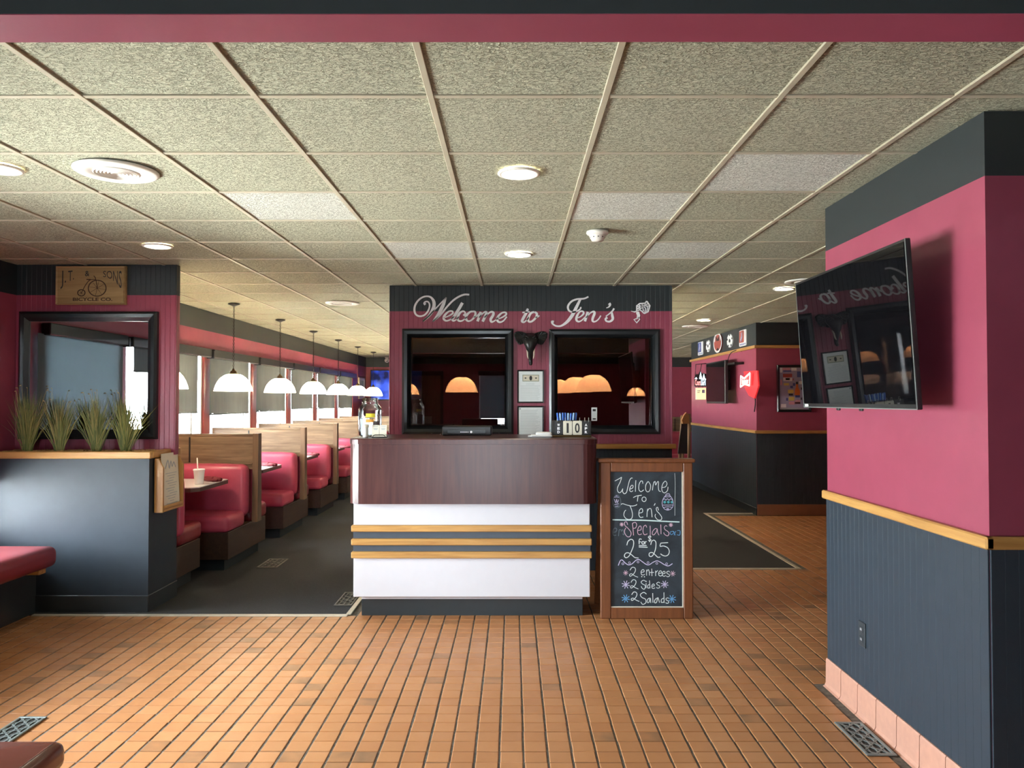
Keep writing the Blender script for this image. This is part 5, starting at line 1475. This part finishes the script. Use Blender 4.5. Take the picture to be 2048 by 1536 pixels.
q.ribbon([(yc + hw * .98 * math.cos(t), zc + hh * .98 * math.sin(t), hw * .12) for t in [2 * PI * i / 28 for i in range(29)]], fK, .02, .024)
q.build('outline', 'paint_white', r)
q = MB(); q.prism([(yc - hw * .45, zc + hh * .75), (yc, zc + hh * .35), (yc + hw * .45, zc + hh * .75), (yc + hw * .3, zc + hh * .2), (yc - hw * .3, zc + hh * .2)], fK, .02, .023)
q.prism([(yc - hw * .3, zc - hh * .75), (yc, zc - hh * .55), (yc + hw * .3, zc - hh * .75), (yc, zc - hh * .9)], fK, .02, .023); q.build('mark', 'print_dark', r)

# red bow tie sign
sx_ = KX - .10
def Kx(px, py): p = at_x(px, py, sx_); return p.y, p.z
bp = [Kx(*p) for p in ((1486, 752), (1493, 757), (1505, 746), (1504, 771), (1494, 768), (1485.5, 774))]
yc, zc = sum(p[0] for p in bp) / 6, sum(p[1] for p in bp) / 6
bt_ = thing('bowtie_sign', 'red neon bow tie sign glowing on the signed wall', 'neon sign', (sx_, yc, zc - .1))
fN = lambda u, v, d: (sx_ - d, u, v)
MB().prism([Kx(*c) for c in ((1486, 743), (1513, 741), (1515, 772), (1507, 797), (1496, 791), (1488, 776))], fN, -.03, -.01).build('backing', 'red_glow', bt_)  # red glow around the tie, put in as a self-lit panel
MB().prism(bp, fN, 0, .03).build('panel', 'neon_red', bt_)
q = MB()
ring = bp + [bp[0]]
for a, b in zip(ring, ring[1:]): q.ribbon([(a[0], a[1], .022), (b[0], b[1], .022)], fN, .03, .036)
q.build('tube_outline', 'neon_white', bt_)
q = MB(); (a, t), (b, s_) = Kx(1489, 757), Kx(1502.5, 767)
put_text(q, 'Budweiser', fN, a, b, s_, t, .037, .01); q.build('lettering', 'neon_white', bt_)
MB().box(sx_, KX - .001, yc - .05, yc + .05, zc - .05, zc + .05).build('wall_mount', 'metal_black', bt_)
MB().tube(crom([(sx_ + .02, yc - .1, zc - .05), (KX - .03, yc - .12, zc - .25), (KX - .02, yc - .05, zc - .42)], 5), .008, 6).build('cord', 'metal_black', bt_)

# hanging mountain sign
hy_ = 13.3
def H(px, py): p = at_y(px, py, hy_); return p.x, p.z
fH = lambda u, v, d: (u, hy_ - d, v)
ms_ = thing('mountain_sign', 'hanging lit mountain beer sign left of the bar television', 'neon sign', (3.15, hy_, 1.75))
(xa, zb_), (xb, zt_) = H(1388.5, 773), H(1411, 742)
W2 = xb - xa; H2 = zt_ - zb_
MB().prism([(xa, zb_), (xb, zb_), (xb, zb_ + .8 * H2), (xa + .8 * W2, zb_ + .86 * H2), (xa + .68 * W2, zb_ + .8 * H2), (xa + .5 * W2, zt_), (xa + .32 * W2, zb_ + .76 * H2), (xa + .18 * W2, zb_ + .8 * H2), (xa, zb_ + .6 * H2)], fH, 0, .04).build('panel', 'metal_dark', ms_)
q = MB()
for a, b in ((.1, .6), (.5, .95), (.78, .82)): 
    q.prism([(xa + (a - .12) * W2, zb_ + .48 * H2), (xa + (a + .14) * W2, zb_ + .48 * H2), (xa + (a + .02) * W2, zb_ + b * H2)], fH, .04, .046)
q.build('snow_peaks', 'neon_ice', ms_)
q = MB(); put_text(q, 'Coors', fH, xa + .03 * W2, xa + .5 * W2, zb_ + .06 * H2, zb_ + .46 * H2, .046, .02); q.build('lettering', 'neon_coral', ms_)
q = MB(); put_text(q, 'LIGHT', fH, xa + .54 * W2, xa + .98 * W2, zb_ + .06 * H2, zb_ + .5 * H2, .046, .02); q.build('lettering', 'neon_ice', ms_)
ba, bz = H(1391, 729); bb, bz2 = H(1403, 727)
MB().tube([(xa + .06 * W2, hy_ - .02, zb_ + .6 * H2), (ba, hy_ - .02, bz), (KX, hy_ - .02, bz2)], .008, 6).build('bracket', 'metal_black', ms_)
MB().tube([(xa + .5 * W2, hy_ - .02, zt_ - .01), (bb, hy_ - .02, bz2)], .006, 6).build('hanger', 'metal_black', ms_)
(xa2, zb2), (xb2, zt2) = H(1391, 799), H(1411, 776)
ys_ = thing('yellow_sign', 'pale yellow sign hanging under the mountain sign', 'sign', ((xa2 + xb2) / 2, hy_, zb2))
MB().box(xa2, xb2, hy_ - .03, hy_, zb2, zt2 + .001, b=.004).build('panel', 'neon_yellow', ys_)
q = MB()
for (a, b, c, d) in ((.1, .45, .72, .8), (.1, .4, .58, .64), (.6, .9, .55, .85)): bar(q, fH, xa2 + a * (xb2 - xa2), xa2 + b * (xb2 - xa2), zb2 + c * (zt2 - zb2), zb2 + d * (zt2 - zb2), .0305)
q.build('print', 'paint_lilac', ys_)
for t in (.3, .7): MB().tube([(xa2 + t * (xb2 - xa2), hy_ - .015, zt2), (xa2 + t * (xb2 - xa2), hy_ - .015, zb_ + .005)], .004, 5).build('link', 'metal_black', ys_)

# framed poster on the front of the block
fP = lambda u, v, d: (u, KY - d, v)
def Q(px, py): p = at_y(px, py, KY); return p.x, p.z
(u0, v1), (u1, v0) = Q(1553, 730), Q(1622, 824)
r, p = framed('framed_poster', 'black framed colourful beer collage poster behind the large television', 'poster', fP, u0, u1, v0, v1, .035, 'black_frame', 'paint_lilac', .03)
pw, ph = u1 - u0, v1 - v0
def pz(x, y): return u0 + pw * (x - 165) / 895, v1 - ph * (y - 125) / 1205
def pbar(mat, nm, *rects):
    q = MB()
    for (xa, ya, xb, yb) in rects:
        (a, t), (b, s_) = pz(xa, ya), pz(xb, yb); bar(q, fP, a, b, s_, t, .0155)
    q.build(nm, mat, p)['kind'] = 'stuff'
pbar('paint_pink', 'print_pink', (310, 195, 510, 260), (250, 500, 300, 640), (470, 1060, 620, 1140), (640, 1020, 770, 1110))
pbar('paint_white', 'print_white', (245, 195, 305, 320), (540, 195, 680, 270), (330, 450, 560, 540), (740, 540, 830, 620), (262, 1125, 400, 1215))
pbar('paint_brick', 'print_red', (320, 350, 560, 440), (580, 470, 605, 520), (630, 1080, 770, 1120))
pbar('paint_blue', 'print_blue', (330, 265, 540, 300), (690, 290, 790, 440), (580, 590, 640, 660), (510, 660, 580, 720), (400, 970, 450, 1040), (640, 890, 760, 960))
pbar('paint_yellow', 'print_yellow', (470, 940, 615, 1040), (340, 590, 480, 650), (450, 760, 600, 850))
pbar('print_dark', 'print_dark', (390, 460, 500, 510), (660, 555, 715, 620), (470, 860, 580, 910), (790, 700, 820, 760), (780, 960, 820, 1020))
q = MB(); q.prism([pz(*c) for c in ((660, 620), (715, 620), (720, 700), (765, 790), (760, 900), (620, 900), (625, 790), (655, 700))][::-1], fP, .016, .0168); q.build('print_bottle', 'paint_orange', p)
pbar('print_grey', 'print_caption', (260, 1220, 860, 1265))

# ------------------------------------------------------------------ tall wooden stand behind the sign
hx_, hY = at_y(1372, 860, 8.6).x, 8.6
hs = thing('folded_stand', 'tall narrow wooden stand with a dark panel behind the chalkboard sign', 'stand', (hx_, hY, 0))
MB().tube([(hx_ + .035, hY, 1.40), (hx_ + .03, hY, .9), (hx_ + .01, hY - .02, 0)], .018, 8).build('leg', 'walnut_z', hs)
MB().tube([(hx_ - .03, hY + .04, 1.38), (hx_ - .06, hY + .05, .9), (hx_ - .10, hY + .1, 0)], .018, 8).build('leg', 'walnut_z', hs)
MB().tube([(hx_ + .02, hY + .25, 1.3), (hx_ + .02, hY + .35, 0)], .018, 8).build('leg', 'walnut_z', hs)
MB().prism([(hx_ - .04, 1.29), (hx_ - .05, 1.33), (hx_ - .03, 1.38), (hx_, 1.415), (hx_ + .025, 1.38), (hx_ + .03, 1.29)], lambda u, v, d: (u, d, v), hY - .03, hY + .03).build('crest', 'chair_wood', hs)
MB().prism([(hx_ - .085, .96), (hx_ + .02, .96), (hx_ + .03, 1.29), (hx_ - .045, 1.29)], lambda u, v, d: (u, d, v), hY + .02, hY + .055).build('panel', 'metal_black', hs)
MB().box(hx_ - .07, hx_ + .04, hY + .0, hY + .30, .5, .53).build('brace', 'walnut_z', hs)

# ------------------------------------------------------------------ outlet and floor registers
py_, pz_ = 3.845, .405
ol_ = thing('power_outlet', 'dark wall outlet low on the beadboard of the right pier', 'outlet', (PXF - .008, py_, pz_ - .06))
MB().box(PXF - .015, PXF - .008, py_ - .036, py_ + .036, pz_ - .06, pz_ + .06, b=.003).build('cover_plate', 'dark_paint', ol_)
for dz in (-.024, .024):
    MB().box(PXF - .018, PXF - .0148, py_ - .016, py_ + .016, pz_ + dz - .014, pz_ + dz + .014, b=.002).build('socket', 'dark_paint', ol_)
    q = MB()
    for dy in (-.006, .006): q.box(PXF - .0185, PXF - .0178, py_ + dy - .0015, py_ + dy + .0015, pz_ + dz - .005, pz_ + dz + .006)
    q.build('slots', 'white_vinyl', ol_)
def register(x0, x1, y0, y1, zz, mat, lab, nx=3, ny=9):
    r = thing('floor_register', lab, 'floor vent', ((x0 + x1) / 2, (y0 + y1) / 2, zz), 'floor vents')
    MB().box(x0 + .012, x1 - .012, y0 + .012, y1 - .012, zz, zz + .001).build('dark_back', 'print_dark', r)  # flat dark sheet standing in for the shade inside the vent
    q = MB(); fw = .016
    for a in ((x0, x1, y0, y0 + fw), (x0, x1, y1 - fw, y1), (x0, x0 + fw, y0 + fw, y1 - fw), (x1 - fw, x1, y0 + fw, y1 - fw)): q.box(*a, zz, zz + .008, b=.003)
    q.build('rim', mat, r)
    q = MB(); xa, xb, ya, yb = x0 + fw, x1 - fw, y0 + fw, y1 - fw
    cx_, cy_ = (xb - xa) / nx, (yb - ya) / ny
    for i in range(nx):
        for j in range(ny):
            cx, cy = xa + cx_ * (i + .5), ya + cy_ * (j + .5)
            k0 = len(q.v); s_ = 1 if (i + j) % 2 else -1
            q.box(-cx_ * .62, cx_ * .62, -.0035, .0035, zz + .001, zz + .006)
            q.xform(Matrix.Translation((cx, cy, 0)) @ Matrix.Rotation(s_ * .75, 4, 'Z'), k0)
            q.box(cx - .003, cx + .003, cy - cy_ * .5, cy + cy_ * .5, zz + .001, zz + .0055)
    q.build('grille', mat, r)
register(1.535, 1.668, 3.43, 3.78, .0012, 'register_grey', 'grey patterned floor vent beside the right pier')
register(-2.40, -2.265, 3.50, 3.84, .0012, 'register_grey', 'grey patterned floor vent at the lower left')
a = at_z(512, 1136, .004); b = at_z(553, 1119, .004)
register(a.x, a.x + .19, a.y, b.y, .0045, 'register_brown', 'faint brown floor vent in the carpet near the booths')
a = at_z(667, 1212, .004); b = at_z(690, 1186, .004)
register(a.x, a.x + .14, a.y, b.y, .0045, 'register_brown', 'brown floor vent in the carpet beside the host stand')
